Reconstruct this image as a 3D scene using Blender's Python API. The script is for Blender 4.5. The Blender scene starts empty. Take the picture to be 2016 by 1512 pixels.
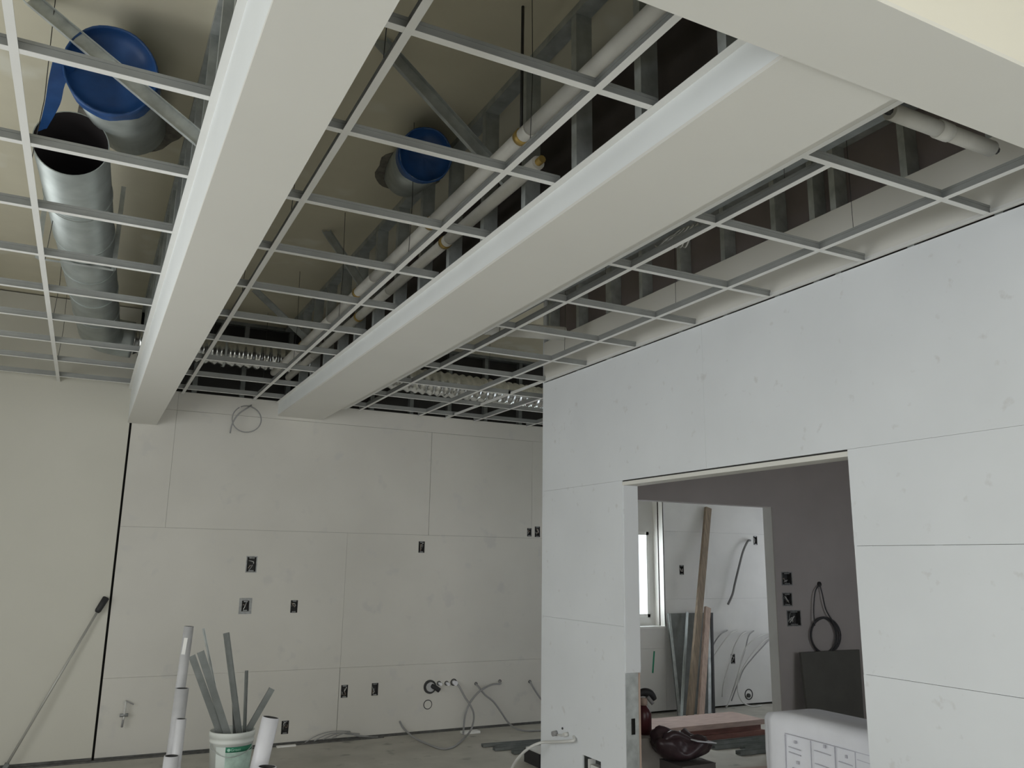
import bpy, math, random
from mathutils import Vector, Matrix
random.seed(7)
scene = bpy.context.scene
C = scene.collection

# ------------------------------------------------------------------ camera
EYE = 1.57                       # eye height above the floor
FPX = 1618.28                    # focal length in pixels of a 2016 px wide frame
RM = Matrix(((0.8899149, -0.45590893, 0.01408946),
             (0.1084127, 0.18141089, -0.97741331),
             (0.44305547, 0.87134215, 0.21086657)))   # world -> camera (right, down, forward)
cam_d = bpy.data.cameras.new('camera')
cam_d.sensor_width = 36.0
cam_d.lens = FPX / 2016 * 36.0
cam_d.clip_start = 0.05
cam = bpy.data.objects.new('camera', cam_d)
C.objects.link(cam)
r, d, f = RM[0], RM[1], RM[2]
cam.matrix_world = Matrix(((r[0], -d[0], -f[0], 0), (r[1], -d[1], -f[1], 0), (r[2], -d[2], -f[2], EYE), (0, 0, 0, 1)))
scene.camera = cam

# ------------------------------------------------------------------ light
scene.view_settings.view_transform = 'Standard'
scene.view_settings.look = 'None'
scene.view_settings.gamma = 1.0
scene.view_settings.use_curve_mapping = False
scene.view_settings.exposure = -0.68
world = bpy.data.worlds.new('overcast sky'); scene.world = world
world.use_nodes = True
bg = world.node_tree.nodes['Background']
bg.inputs[0].default_value = (0.86, 0.93, 1.0, 1); bg.inputs[1].default_value = 3.0
scene.cycles.use_denoising = True
scene.cycles.max_bounces = 10
scene.cycles.diffuse_bounces = 6
scene.cycles.sample_clamp_indirect = 6.0

def area(name, loc, direction, sx, sy, power, col):
    l = bpy.data.lights.new(name, 'AREA'); l.shape = 'RECTANGLE'; l.size = sx; l.size_y = sy
    l.energy = power; l.color = col
    o = bpy.data.objects.new(name, l); C.objects.link(o); o.location = loc
    o.rotation_euler = Vector(direction).to_track_quat('-Z', 'Y').to_euler()
    return o
# daylight entering by the windows behind and beside the camera, and by the far window, plus added unseen fills
area('daylight_side_near', (-2.42, -0.9, 1.55), (1, 0.0, 0.0), 3.4, 1.7, 62, (0.93, 0.97, 1.0))
area('fill_side_far', (-2.42, 3.9, 1.55), (1, 0.0, 0.0), 3.2, 1.7, 62, (1.0, 0.97, 0.89))  # added unseen source, brightens the far end of the right wall and back wall
area('daylight_rear', (0.6, -4.22, 1.55), (0, 1, 0.0), 4.0, 1.9, 116, (1.0, 0.95, 0.845))
area('daylight_far_window', (5.24, 7.98, 1.45), (0, -1, 0.0), 0.95, 0.95, 55, (0.95, 0.97, 1.0))
area('daylight_east_window', (8.42, 6.5, 1.6), (-1, 0, 0.0), 1.3, 1.5, 7, (0.97, 0.98, 1.0))
area('fill_room', (5.9, 1.08, 1.6), (0, 1, 0.0), 1.6, 1.5, 11, (1.0, 0.96, 0.93))  # added unseen fill that brightens the inner wall

# ------------------------------------------------------------------ measuring helpers: a sight line meets a plane of the room
def ray(px, py):
    c = Vector(((px - 1008) / FPX, (py - 756) / FPX, 1.0))
    return RM.transposed() @ c
def az(px, py, z):
    v = ray(px, py); t = (z - EYE) / v.z; return Vector((v.x * t, v.y * t, z))
def ay(px, py, y):
    v = ray(px, py); t = y / v.y; return Vector((v.x * t, y, EYE + v.z * t))
def ax(px, py, x):
    v = ray(px, py); t = x / v.x; return Vector((x, v.y * t, EYE + v.z * t))

# ------------------------------------------------------------------ materials
MATS = {}
def mat(name, col, rough=0.7, metal=0.0, var=0.06, scale=6.0, bump=0.0, bscale=60.0, spots=None, stretch=None):
    m = bpy.data.materials.new(name); m.use_nodes = True
    nt = m.node_tree; b = nt.nodes['Principled BSDF']
    b.inputs['Roughness'].default_value = rough; b.inputs['Metallic'].default_value = metal
    tc = nt.nodes.new('ShaderNodeTexCoord'); src = tc.outputs['Object']
    if stretch:
        mp = nt.nodes.new('ShaderNodeMapping'); mp.inputs['Scale'].default_value = stretch
        nt.links.new(src, mp.inputs['Vector']); src = mp.outputs['Vector']
    n = nt.nodes.new('ShaderNodeTexNoise'); n.inputs['Scale'].default_value = scale; n.inputs['Detail'].default_value = 5
    nt.links.new(src, n.inputs['Vector'])
    rp = nt.nodes.new('ShaderNodeValToRGB')
    rp.color_ramp.elements[0].position = 0.3; rp.color_ramp.elements[1].position = 0.7
    rp.color_ramp.elements[0].color = tuple(max(0, c * (1 - var)) for c in col) + (1,)
    rp.color_ramp.elements[1].color = tuple(min(1, c * (1 + var)) for c in col) + (1,)
    nt.links.new(n.outputs['Fac'], rp.inputs['Fac'])
    out = rp.outputs['Color']
    if spots:                                     # smudges and scuffs: (colour, noise scale, threshold)
        sc, ss, th = spots
        n2 = nt.nodes.new('ShaderNodeTexNoise'); n2.inputs['Scale'].default_value = ss; n2.inputs['Detail'].default_value = 3
        nt.links.new(tc.outputs['Object'], n2.inputs['Vector'])
        r2 = nt.nodes.new('ShaderNodeValToRGB')
        r2.color_ramp.elements[0].position = th; r2.color_ramp.elements[1].position = min(1, th + 0.1)
        r2.color_ramp.elements[0].color = (0, 0, 0, 1); r2.color_ramp.elements[1].color = (1, 1, 1, 1)
        nt.links.new(n2.outputs['Fac'], r2.inputs['Fac'])
        mx = nt.nodes.new('ShaderNodeMixRGB'); mx.inputs[2].default_value = tuple(sc) + (1,)
        nt.links.new(r2.outputs['Color'], mx.inputs[0]); nt.links.new(out, mx.inputs[1]); out = mx.outputs[0]
    nt.links.new(out, b.inputs['Base Color'])
    if bump:
        n3 = nt.nodes.new('ShaderNodeTexNoise'); n3.inputs['Scale'].default_value = bscale
        nt.links.new(src, n3.inputs['Vector'])
        bp = nt.nodes.new('ShaderNodeBump'); bp.inputs['Strength'].default_value = bump; bp.inputs['Distance'].default_value = 0.01
        nt.links.new(n3.outputs['Fac'], bp.inputs['Height']); nt.links.new(bp.outputs['Normal'], b.inputs['Normal'])
    MATS[name] = m
    return m
mat('cream_paint', (0.60, 0.588, 0.525), 0.75, var=0.02, scale=2)
mat('board_back', (0.625, 0.61, 0.565), 0.6, var=0.04, scale=1.6, spots=((0.585, 0.575, 0.545), 6, 0.62))
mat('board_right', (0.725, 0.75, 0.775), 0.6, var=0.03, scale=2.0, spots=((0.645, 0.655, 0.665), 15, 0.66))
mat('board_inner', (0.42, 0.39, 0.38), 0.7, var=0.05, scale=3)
mat('board_room', (0.68, 0.675, 0.66), 0.6, var=0.05, scale=3)
mat('soffit_face', (0.76, 0.735, 0.65), 0.7, var=0.015, scale=2)
mat('white_board', (0.72, 0.71, 0.665), 0.65, var=0.015, scale=2)
mat('white_trim', (0.80, 0.80, 0.78), 0.4, var=0.02)
mat('tee_white', (0.78, 0.78, 0.76), 0.4, var=0.02)
mat('deck', (0.66, 0.62, 0.49), 0.85, var=0.07, scale=1.8, spots=((0.74, 0.72, 0.62), 2.2, 0.60))
mat('brown_board', (0.24, 0.205, 0.20), 0.85, var=0.1, scale=3)
mat('galvanised', (0.46, 0.49, 0.485), 0.45, 0.3, var=0.22, scale=14)
mat('dark_steel', (0.055, 0.045, 0.04), 0.7, var=0.2)
mat('side_lit_white', (0.80, 0.825, 0.825), 0.55, var=0.015)  # whiter copy of the board colour: window light painted into the left beam faces
mat('sheet_dark', (0.17, 0.18, 0.175), 0.6, 0.1, var=0.2, scale=9)
mat('tee_web', (0.30, 0.31, 0.30), 0.5, 0.2, var=0.1)
mat('carton_dark', (0.12, 0.11, 0.105), 0.8, var=0.1)
mat('pvc_mid', (0.56, 0.56, 0.58), 0.45, var=0.05)
mat('galvanised_dark', (0.20, 0.215, 0.21), 0.5, 0.4, var=0.2, scale=10)
mat('duct_steel', (0.44, 0.48, 0.47), 0.45, 0.5, var=0.15, scale=7)
mat('flex_foil', (0.75, 0.76, 0.75), 0.22, 0.95, var=0.15, scale=20)
mat('duct_inside', (0.02, 0.016, 0.018), 0.9)
mat('dark_gap', (0.035, 0.034, 0.032), 0.9)
mat('blue_film', (0.02, 0.08, 0.25), 0.45, var=0.25, scale=9, bump=0.25, bscale=18)
mat('pipe_wrap', (0.62, 0.61, 0.57), 0.6, var=0.08, scale=9)
mat('brass', (0.42, 0.29, 0.09), 0.4, 0.5, var=0.3)
mat('rod_black', (0.03, 0.03, 0.03), 0.5)
mat('sealant', (0.16, 0.15, 0.13), 0.9, var=0.35, scale=20)
mat('concrete', (0.47, 0.455, 0.41), 0.8, var=0.12, scale=3.5, bump=0.06, bscale=90, spots=((0.30, 0.29, 0.26), 5, 0.62))
mat('floor_track', (0.09, 0.09, 0.085), 0.7, var=0.3, scale=25)
mat('box_steel', (0.30, 0.31, 0.31), 0.5, 0.5, var=0.25, scale=40)
mat('box_inside', (0.05, 0.05, 0.05), 0.7, var=0.3, scale=40)
mat('wire_white', (0.62, 0.62, 0.60), 0.5)
mat('wire_grey', (0.30, 0.30, 0.30), 0.5)
mat('wire_mid', (0.15, 0.15, 0.15), 0.5)
mat('wire_dark', (0.06, 0.06, 0.065), 0.5)
mat('wire_copper', (0.32, 0.26, 0.21), 0.5, 0.2)
mat('pvc_white', (0.76, 0.76, 0.80), 0.4, var=0.03)
mat('pvc_grey', (0.44, 0.44, 0.45), 0.5, var=0.1, scale=10)
mat('bucket_plastic', (0.70, 0.73, 0.70), 0.45, var=0.03)
mat('label_green', (0.02, 0.20, 0.11), 0.5, var=0.08)
mat('label_pale', (0.45, 0.60, 0.53), 0.5, var=0.15, scale=25)
mat('label_white', (0.66, 0.72, 0.69), 0.5, var=0.05)
mat('label_letter', (0.40, 0.66, 0.54), 0.5)
mat('black_rubber', (0.02, 0.02, 0.022), 0.6)
mat('pole_metal', (0.45, 0.45, 0.42), 0.45, 0.3)
mat('paper', (0.74, 0.75, 0.80), 0.8, var=0.03, scale=8)
mat('paper_ink', (0.50, 0.50, 0.56), 0.8)
mat('timber', (0.23, 0.18, 0.13), 0.75, var=0.25, scale=7, stretch=(6, 6, 0.6))
mat('timber_pale', (0.47, 0.36, 0.30), 0.75, var=0.18, scale=7, stretch=(6, 6, 0.6))
mat('red_wood', (0.19, 0.085, 0.07), 0.7, var=0.25, scale=6, stretch=(1, 6, 6))
mat('pink_wood', (0.43, 0.325, 0.29), 0.75, var=0.15, scale=6, stretch=(1, 6, 6))
mat('slate_board', (0.105, 0.105, 0.095), 0.75, var=0.1, scale=5)
mat('red_can', (0.085, 0.02, 0.025), 0.35, var=0.15)
mat('dark_bag', (0.05, 0.03, 0.035), 0.35, var=0.3, scale=8)
mat('carton', (0.36, 0.34, 0.32), 0.8, var=0.08)
mat('green_mark', (0.03, 0.28, 0.16), 0.7)
mat('glass', (0.9, 0.95, 0.95), 0.02)
gb = MATS['glass'].node_tree.nodes['Principled BSDF']; gb.inputs['Transmission Weight'].default_value = 1.0; gb.inputs['IOR'].default_value = 1.02

# ------------------------------------------------------------------ mesh helpers
class MB:
    def __init__(s): s.v = []; s.f = []; s.mi = []; s.sm = []
    def face(s, idx, m=0, smooth=False): s.f.append(idx); s.mi.append(m); s.sm.append(smooth)
    def box(s, a, b, m=0):
        x0, y0, z0 = a; x1, y1, z1 = b; n = len(s.v)
        s.v += [(x0, y0, z0), (x1, y0, z0), (x1, y1, z0), (x0, y1, z0), (x0, y0, z1), (x1, y0, z1), (x1, y1, z1), (x0, y1, z1)]
        for q in ((0, 3, 2, 1), (4, 5, 6, 7), (0, 1, 5, 4), (1, 2, 6, 5), (2, 3, 7, 6), (3, 0, 4, 7)): s.face([n + i for i in q], m)
        return s
    def prism(s, prof, p0, p1, u, w, m=0, mats=None):
        """profile [(a,b)] in the (u,w) plane swept from p0 to p1"""
        p0, p1, u, w = Vector(p0), Vector(p1), Vector(u), Vector(w); n = len(s.v); k = len(prof)
        for p in (p0, p1):
            for a, b in prof: s.v.append(tuple(p + u * a + w * b))
        for i in range(k):
            j = (i + 1) % k
            s.face([n + i, n + j, n + k + j, n + k + i], mats[i] if mats else m)
        s.face([n + i for i in range(k)][::-1], m); s.face([n + k + i for i in range(k)], m)
        return s
    def bar(s, p0, p1, wx, wy, m=0, up=(0, 0, 1)):
        p0, p1 = Vector(p0), Vector(p1); dd = (p1 - p0).normalized(); upv = Vector(up)
        if abs(dd.dot(upv)) > 0.98: upv = Vector((1, 0, 0))
        u = dd.cross(upv).normalized(); w = u.cross(dd)
        return s.prism([(-wx / 2, -wy / 2), (wx / 2, -wy / 2), (wx / 2, wy / 2), (-wx / 2, wy / 2)], p0, p1, u, w, m)
    def channel(s, p0, p1, wx, wy, t=0.0025, m=0, up=(0, 0, 1), flip=1):
        """U shaped metal channel: web wx wide, flanges wy deep"""
        p0, p1 = Vector(p0), Vector(p1); dd = (p1 - p0).normalized(); upv = Vector(up)
        if abs(dd.dot(upv)) > 0.98: upv = Vector((1, 0, 0))
        u = dd.cross(upv).normalized(); w = u.cross(dd) * flip; h = wx / 2
        prof = [(-h, 0), (h, 0), (h, wy), (h - t, wy), (h - t, t), (-h + t, t), (-h + t, wy), (-h, wy)]
        return s.prism(prof, p0, p1, u, w, m)
    def tube(s, pts, rad, n=8, m=0, caps=True, close=False):
        pts = [Vector(p) for p in pts]; N = len(pts); base = len(s.v); prev = None
        rads = rad if isinstance(rad, (list, tuple)) else [rad] * N
        for i, p in enumerate(pts):
            a = pts[max(i - 1, 0)]; b = pts[min(i + 1, N - 1)]; t = (b - a).normalized()
            if prev is None:
                h = Vector((0, 0, 1)) if abs(t.z) < 0.9 else Vector((1, 0, 0)); u = t.cross(h).normalized()
            else:
                u = (prev - t * prev.dot(t)).normalized()
            prev = u; w = t.cross(u)
            for k in range(n):
                g = 2 * math.pi * k / n; s.v.append(tuple(p + (u * math.cos(g) + w * math.sin(g)) * rads[i]))
        for i in range(N - 1):
            for k in range(n):
                j = (k + 1) % n
                s.face([base + i * n + k, base + i * n + j, base + (i + 1) * n + j, base + (i + 1) * n + k], m, True)
        if caps:
            s.face([base + k for k in range(n)][::-1], m); s.face([base + (N - 1) * n + k for k in range(n)], m)
        return s
    def pipe(s, p0, p1, ro, ri, n=24, m=0, mi=1):
        """hollow pipe with wall thickness"""
        p0, p1 = Vector(p0), Vector(p1); t = (p1 - p0).normalized()
        h = Vector((0, 0, 1)) if abs(t.z) < 0.9 else Vector((1, 0, 0)); u = t.cross(h).normalized(); w = t.cross(u); b = len(s.v)
        for p, q in ((p0, ro), (p1, ro), (p1, ri), (p0, ri)):
            for k in range(n):
                g = 2 * math.pi * k / n; s.v.append(tuple(p + (u * math.cos(g) + w * math.sin(g)) * q))
        for L in range(4):
            M = (L + 1) % 4
            for k in range(n):
                j = (k + 1) % n
                s.face([b + L * n + k, b + L * n + j, b + M * n + j, b + M * n + k], mi if L == 2 else m, L in (0, 2))
        return s
    def lathe(s, prof, c, n=32, m=0):
        c = Vector(c); b = len(s.v); k = len(prof)
        for (rr, z) in prof:
            for i in range(n):
                g = 2 * math.pi * i / n; s.v.append((c.x + rr * math.cos(g), c.y + rr * math.sin(g), c.z + z))
        for L in range(k - 1):
            for i in range(n):
                j = (i + 1) % n; s.face([b + L * n + i, b + L * n + j, b + (L + 1) * n + j, b + (L + 1) * n + i], m, True)
        return s
    def build(s, name, mats, parent=None, local=None):
        me = bpy.data.meshes.new(name)
        off = Vector(local) if local is not None else Vector((0, 0, 0))
        me.from_pydata([tuple(Vector(p) - off) for p in s.v], [], s.f)
        for m in (mats if isinstance(mats, (list, tuple)) else [mats]): me.materials.append(MATS[m])
        me.polygons.foreach_set('material_index', s.mi); me.polygons.foreach_set('use_smooth', s.sm)
        me.update()
        o = bpy.data.objects.new(name, me); C.objects.link(o); o.location = off
        if parent is not None:
            o.parent = parent; o.matrix_parent_inverse = Matrix.Identity(4); o.location = off - parent_world(parent)
        return o
def parent_world(p):
    v = p.location.copy()
    while p.parent is not None:
        p = p.parent; v += p.location
    return v
ORD = ['first', 'second', 'third', 'fourth', 'fifth', 'sixth', 'seventh', 'eighth']
def tag(o, label=None, cat=None, group=None, kind=None):
    if label: o['label'] = label
    if cat: o['category'] = cat
    if group: o['group'] = group
    if kind: o['kind'] = kind
    return o
def thing(name, loc, label=None, cat=None, group=None, kind=None):
    o = bpy.data.objects.new(name, None); o.empty_display_size = 0.05; C.objects.link(o); o.location = loc
    return tag(o, label, cat, group, kind)
def dup(o, loc, parent):
    c = o.copy(); C.objects.link(c); c.parent = parent; c.location = Vector(loc) - parent_world(parent); return c
def smooth(pts, n=6):
    """Catmull-Rom through the points"""
    P = [Vector(p) for p in pts]; out = []
    for i in range(len(P) - 1):
        a = P[max(i - 1, 0)]; b = P[i]; c = P[i + 1]; e = P[min(i + 2, len(P) - 1)]
        for k in range(n):
            t = k / n
            out.append(0.5 * ((2 * b) + (c - a) * t + (2 * a - 5 * b + 4 * c - e) * t * t + (3 * b - a - 3 * c + e) * t ** 3))
    out.append(P[-1]); return out
def slab(o3, eu, ev, en, u0, u1, v0, v1, t, holes=(), mb=None):
    """board in the plane of eu, ev starting at o3, thickness t along en, with rectangular holes"""
    mb = mb or MB(); o3, eu, ev, en = map(Vector, (o3, eu, ev, en))
    hs = [h for h in holes if h[0] < u1 and h[1] > u0 and h[2] < v1 and h[3] > v0]
    us = sorted({u0, u1, *[min(max(x, u0), u1) for h in hs for x in h[:2]]}); vs = sorted({v0, v1, *[min(max(x, v0), v1) for h in hs for x in h[2:]]})
    def inh(i, j):
        if i < 0 or j < 0 or i >= len(us) - 1 or j >= len(vs) - 1: return True
        cu = (us[i] + us[i + 1]) / 2; cv = (vs[j] + vs[j + 1]) / 2
        return any(h[0] < cu < h[1] and h[2] < cv < h[3] for h in hs)
    idx = {}
    def V(i, j, k):
        if (i, j, k) not in idx:
            idx[(i, j, k)] = len(mb.v); mb.v.append(tuple(o3 + eu * us[i] + ev * vs[j] + en * (t * k)))
        return idx[(i, j, k)]
    for i in range(len(us) - 1):
        for j in range(len(vs) - 1):
            if inh(i, j): continue
            mb.face([V(i, j, 0), V(i + 1, j, 0), V(i + 1, j + 1, 0), V(i, j + 1, 0)])
            mb.face([V(i, j + 1, 1), V(i + 1, j + 1, 1), V(i + 1, j, 1), V(i, j, 1)])
            if inh(i - 1, j): mb.face([V(i, j, 0), V(i, j + 1, 0), V(i, j + 1, 1), V(i, j, 1)])
            if inh(i + 1, j): mb.face([V(i + 1, j + 1, 0), V(i + 1, j, 0), V(i + 1, j, 1), V(i + 1, j + 1, 1)])
            if inh(i, j - 1): mb.face([V(i + 1, j, 0), V(i, j, 0), V(i, j, 1), V(i + 1, j, 1)])
            if inh(i, j + 1): mb.face([V(i, j + 1, 0), V(i + 1, j + 1, 0), V(i + 1, j + 1, 1), V(i, j + 1, 1)])
    return mb
XA, YA, ZA = Vector((1, 0, 0)), Vector((0, 1, 0)), Vector((0, 0, 1))

# ------------------------------------------------------------------ room dimensions (floor z = 0)
BACK = 7.60          # face of the back wall
RIGHT = 3.11         # face of the right hand wall
LEFT, FRONT = -2.2, -4.0
GRID = EYE + 1.39    # underside of the ceiling grid
DECK = EYE + 2.11
END = 5.56           # free end of the right hand wall
INNER = 5.46         # face of the wall seen through the doorway
FARX = 8.2
BT = 0.0125

# floor and deck
fl = MB().box((LEFT - 0.3, FRONT - 0.3, -0.12), (FARX + 0.2, BACK + 0.25, 0)).build('floor', 'concrete'); tag(fl, kind='structure')
dk = MB().box((LEFT - 0.3, FRONT - 0.3, DECK), (FARX + 0.2, BACK + 0.25, DECK + 0.12)).build('ceiling', 'deck'); tag(dk, kind='structure')

# ------------------------------------------------------------------ back wall
outlets = [(495, 1111, 'tall', 'wide open electrical box high on the back wall, above the framed box'),
           (483, 1193, 'framed', 'electrical box with a wide steel frame on the back wall'),
           (579, 1194, 'single', 'narrow electrical box on the back wall, right of the framed box'),
           (830, 1077, 'single', 'electrical box on the back wall just below the dark board joint'),
           (1042, 1048, 'half', 'small dark electrical box close to the wall corner'),
           (1058, 1047, 'single', 'electrical box with upright tabs, nearest the free wall corner'),
           (678, 1361, 'single', 'low electrical box just right of the upright board joint'),
           (738, 1357, 'single', 'low electrical box between the joint and the drain stub'),
           (561, 1432, 'single', 'lowest electrical box, just above the floor behind the white pipe')]
bw = thing('wall_back', (0, BACK, 0), kind='structure')
holes = []; boxes = []
for px, py, kind, lab in outlets:
    p = ay(px, py, BACK); w, h = {'tall': (0.078, 0.125), 'framed': (0.062, 0.09), 'single': (0.062, 0.108), 'half': (0.05, 0.085)}[kind]
    holes.append((p.x - w / 2, p.x + w / 2, p.z - h / 2, p.z + h / 2)); boxes.append((p, w, h, kind, lab))
roomboxes = [(1342, 1122, 'single', 'electrical box on the white wall left of the leaning timbers'),
             (1487, 1064, 'single', 'electrical box at the top of the hanging grey cable'),
             (1443, 1297, 'single', 'low electrical box behind the bunch of thin cables')]
for px, py, kind, lab in roomboxes:
    p = ay(px, py, BACK); w, h = 0.06, 0.105
    holes.append((p.x - w / 2, p.x + w / 2, p.z - h / 2, p.z + h / 2)); boxes.append((p, w, h, kind, lab))
G = 0.0007
def bb(x0, x1, z0, z1, m='board_back', name='wall_board', dy=0.0, g=G):
    mb = slab((0, BACK + dy, 0), XA, ZA, YA, x0 + g, x1 - g, z0 + g, z1 - g, BT, holes)
    return mb.build(name, m, bw)
ZJ1, ZJ2, ZJ3, ZTOP = EYE + 0.237, EYE - 0.957, EYE + 1.245, GRID + 0.02
WX0, WX1, WZ0 = 4.62, 5.795, EYE - 0.674           # window recess
b = bb(LEFT, 0.238, 0.03, DECK - 0.01, 'cream_paint', dy=-0.012)
b['label'] = 'cream painted board left of the dark gap'
# rows of unpainted boards
bb(0.255, 2.172, 0.022, ZJ2); bb(2.1745, WX0, 0.022, ZJ2); bb(WX0, WX1, 0.022, WZ0 - 0.23, 'board_room'); bb(WX1, FARX, 0.022, EYE - 0.385, 'board_room')
bb(WX0, WX1, WZ0 - 0.23, WZ0, 'board_room')
bb(0.255, 2.174, ZJ2, ZJ1); bb(2.174, WX0, ZJ2, ZJ1)
bb(0.255, 0.60, ZJ1, ZJ3); bb(0.60, 2.976, ZJ1, ZJ3, g=0.0009); bb(2.9775, 4.118, ZJ1, ZJ3, g=0.0012); bb(4.118, WX0, ZJ1, ZJ3)
bb(0.255, 0.60, ZJ3, ZTOP, dy=-0.006); bb(0.60, WX0, ZJ3, ZTOP, dy=-0.006)
bb(WX1, 6.4, EYE - 0.385, EYE + 0.36, 'board_room'); bb(6.4, FARX, EYE - 0.385, EYE + 0.36, 'board_room'); bb(WX1, FARX, EYE + 0.36, ZTOP, 'board_room')
# wall body behind the boards: back skin, studs above the ceiling line
slab((0, BACK + 0.075, 0), XA, ZA, YA, LEFT - 0.2, FARX + 0.2, 0, DECK, 0.02, [(WX0, WX1, WZ0, ZTOP)]).build('backing', 'dark_gap', bw)
mb = MB().box((0.255, BACK - 0.004, 0.0), (WX0, BACK + 0.06, 0.022)); mb.build('floor_track', 'floor_track', bw)
MB().box((LEFT, BACK - 0.016, 0.0), (0.238, BACK + 0.05, 0.03)).build('floor_track', 'floor_track', bw)
for i in range(11):
    x = 0.32 + i * 0.406
    MB().channel((x, BACK + 0.01, ZTOP), (x, BACK + 0.01, DECK - 0.03), 0.04, 0.06, up=(0, 1, 0)).build('stud', 'galvanised_dark', bw)
MB().box((0.26, BACK, DECK - 0.03), (FARX, BACK + 0.07, DECK)).build('top_track', 'galvanised_dark', bw)
MB().box((0.26, BACK + 0.0, GRID + 0.32), (WX0, BACK + 0.012, GRID + 0.42)).build('backing_strip', 'galvanised_dark', bw)
# dark strip for the gap and metal track along the foot of the back wall
tag(MB().box((LEFT, BACK - 0.045, 0), (2.6, BACK - 0.018, 0.012)).build('baseboard_back', 'floor_track'), kind='structure')

# recessed window
win = thing('window_1', (0, BACK, 0), kind='structure')
RD = 0.18
MB().box((WX1, BACK, WZ0), (WX1 + 0.012, BACK + RD + 0.02, ZTOP)).build('reveal', 'white_board', win)
MB().box((WX0 - 0.012, BACK, WZ0), (WX0, BACK + RD + 0.02, ZTOP)).build('reveal', 'white_board', win)
MB().box((WX0 - 0.012, BACK - 0.008, WZ0 - 0.02), (WX1 + 0.012, BACK + RD, WZ0)).build('window_sill', 'white_trim', win)
OX0, OX1, OZ0, OZ1 = 4.74, 5.735, EYE - 0.589, EYE + 0.35
slab((0, BACK + RD, 0), XA, ZA, YA, WX0, WX1, WZ0 - 0.02, ZTOP, 0.02, [(OX0, OX1, OZ0, OZ1)]).build('wall_panel', 'board_room', win)
fr = MB()
for a, c in (((OX0, OZ0), (OX1, OZ0 + 0.035)), ((OX0, OZ1 - 0.035), (OX1, OZ1)), ((OX0, OZ0), (OX0 + 0.035, OZ1)), ((OX1 - 0.035, OZ0), (OX1, OZ1))):
    fr.box((a[0], BACK + RD + 0.0, a[1]), (c[0], BACK + RD + 0.05, c[1]))
wf = fr.build('window_frame', 'white_trim', win)
MB().box((OX0 + 0.03, BACK + RD + 0.022, OZ0 + 0.03), (OX1 - 0.03, BACK + RD + 0.026, OZ1 - 0.03)).build('pane', 'glass', wf)
# green chalk stroke under the sill
g0 = ay(1288, 1282, BACK - 0.001); g1 = ay(1285, 1325, BACK - 0.001)
MB().bar(g0, g1, 0.02, 0.0015, up=(0, 1, 0)).build('chalk_mark', 'green_mark', bw)

# ------------------------------------------------------------------ electrical boxes
def outlet(p, w, h, kind, lab, n=Vector((0, -1, 0)), u=Vector((1, 0, 0))):
    """metal box sunk in the wall: open front, cable ends, steel frame; n points out of the wall"""
    t = thing('electrical_box', p, lab, 'electrical box', 'open electrical boxes on the walls')
    dp = 0.05; q = Vector(p)
    shell = MB()
    for (a0, a1, c0, c1) in ((-w / 2, -w / 2 + 0.003, -h / 2, h / 2), (w / 2 - 0.003, w / 2, -h / 2, h / 2), (-w / 2, w / 2, -h / 2, -h / 2 + 0.003), (-w / 2, w / 2, h / 2 - 0.003, h / 2)):
        c = q + u * ((a0 + a1) / 2) + ZA * ((c0 + c1) / 2)
        shell.bar(c + n * 0.001, c - n * dp, a1 - a0, c1 - c0)
    shell.bar(q - n * (dp - 0.003), q - n * dp, w, h)
    sh = shell.build('box_shell', 'box_inside', t)
    for sgn in (-1, 1):
        c = q + ZA * (sgn * (h / 2 - 0.008)) + n * 0.0015
        MB().bar(c - u * (w * 0.28), c + u * (w * 0.28), 0.003, 0.008).build('mounting_ear', 'box_steel', t)
    if kind in ('framed', 'tall'):
        fm = MB(); e = 0.022 if kind == 'framed' else 0.008
        for (a0, a1, c0, c1) in ((-w / 2 - e, -w / 2, -h / 2 - e, h / 2 + e), (w / 2, w / 2 + e, -h / 2 - e, h / 2 + e), (-w / 2, w / 2, -h / 2 - e, -h / 2), (-w / 2, w / 2, h / 2, h / 2 + e)):
            c = q + u * ((a0 + a1) / 2) + ZA * ((c0 + c1) / 2)
            fm.bar(c + n * 0.003, c, a1 - a0, c1 - c0)
        fm.build('steel_frame', 'box_steel', t)
    cols = ['wire_white', 'wire_white', 'wire_copper', 'wire_grey']
    rnd = random.Random(int(p.x * 1000) + int(p.z * 777))
    for k in range(3):
        a = q - n * 0.045 + u * rnd.uniform(-w / 3, w / 3) + ZA * rnd.uniform(-h / 3, h / 3)
        m1 = q - n * 0.01 + u * rnd.uniform(-w / 3, w / 3) + ZA * rnd.uniform(-h / 3, h / 3)
        e = q - n * 0.004 + u * rnd.uniform(-w / 3, w / 3) + ZA * rnd.uniform(-h / 2.6, h / 2.6)
        MB().tube(smooth([a, m1, e], 4), 0.0035, 5).build('wire_end', cols[(k + int(p.x * 10)) % 4], sh)
    return t
for p, w, h, kind, lab in boxes: outlet(p, w, h, kind, lab)

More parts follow.
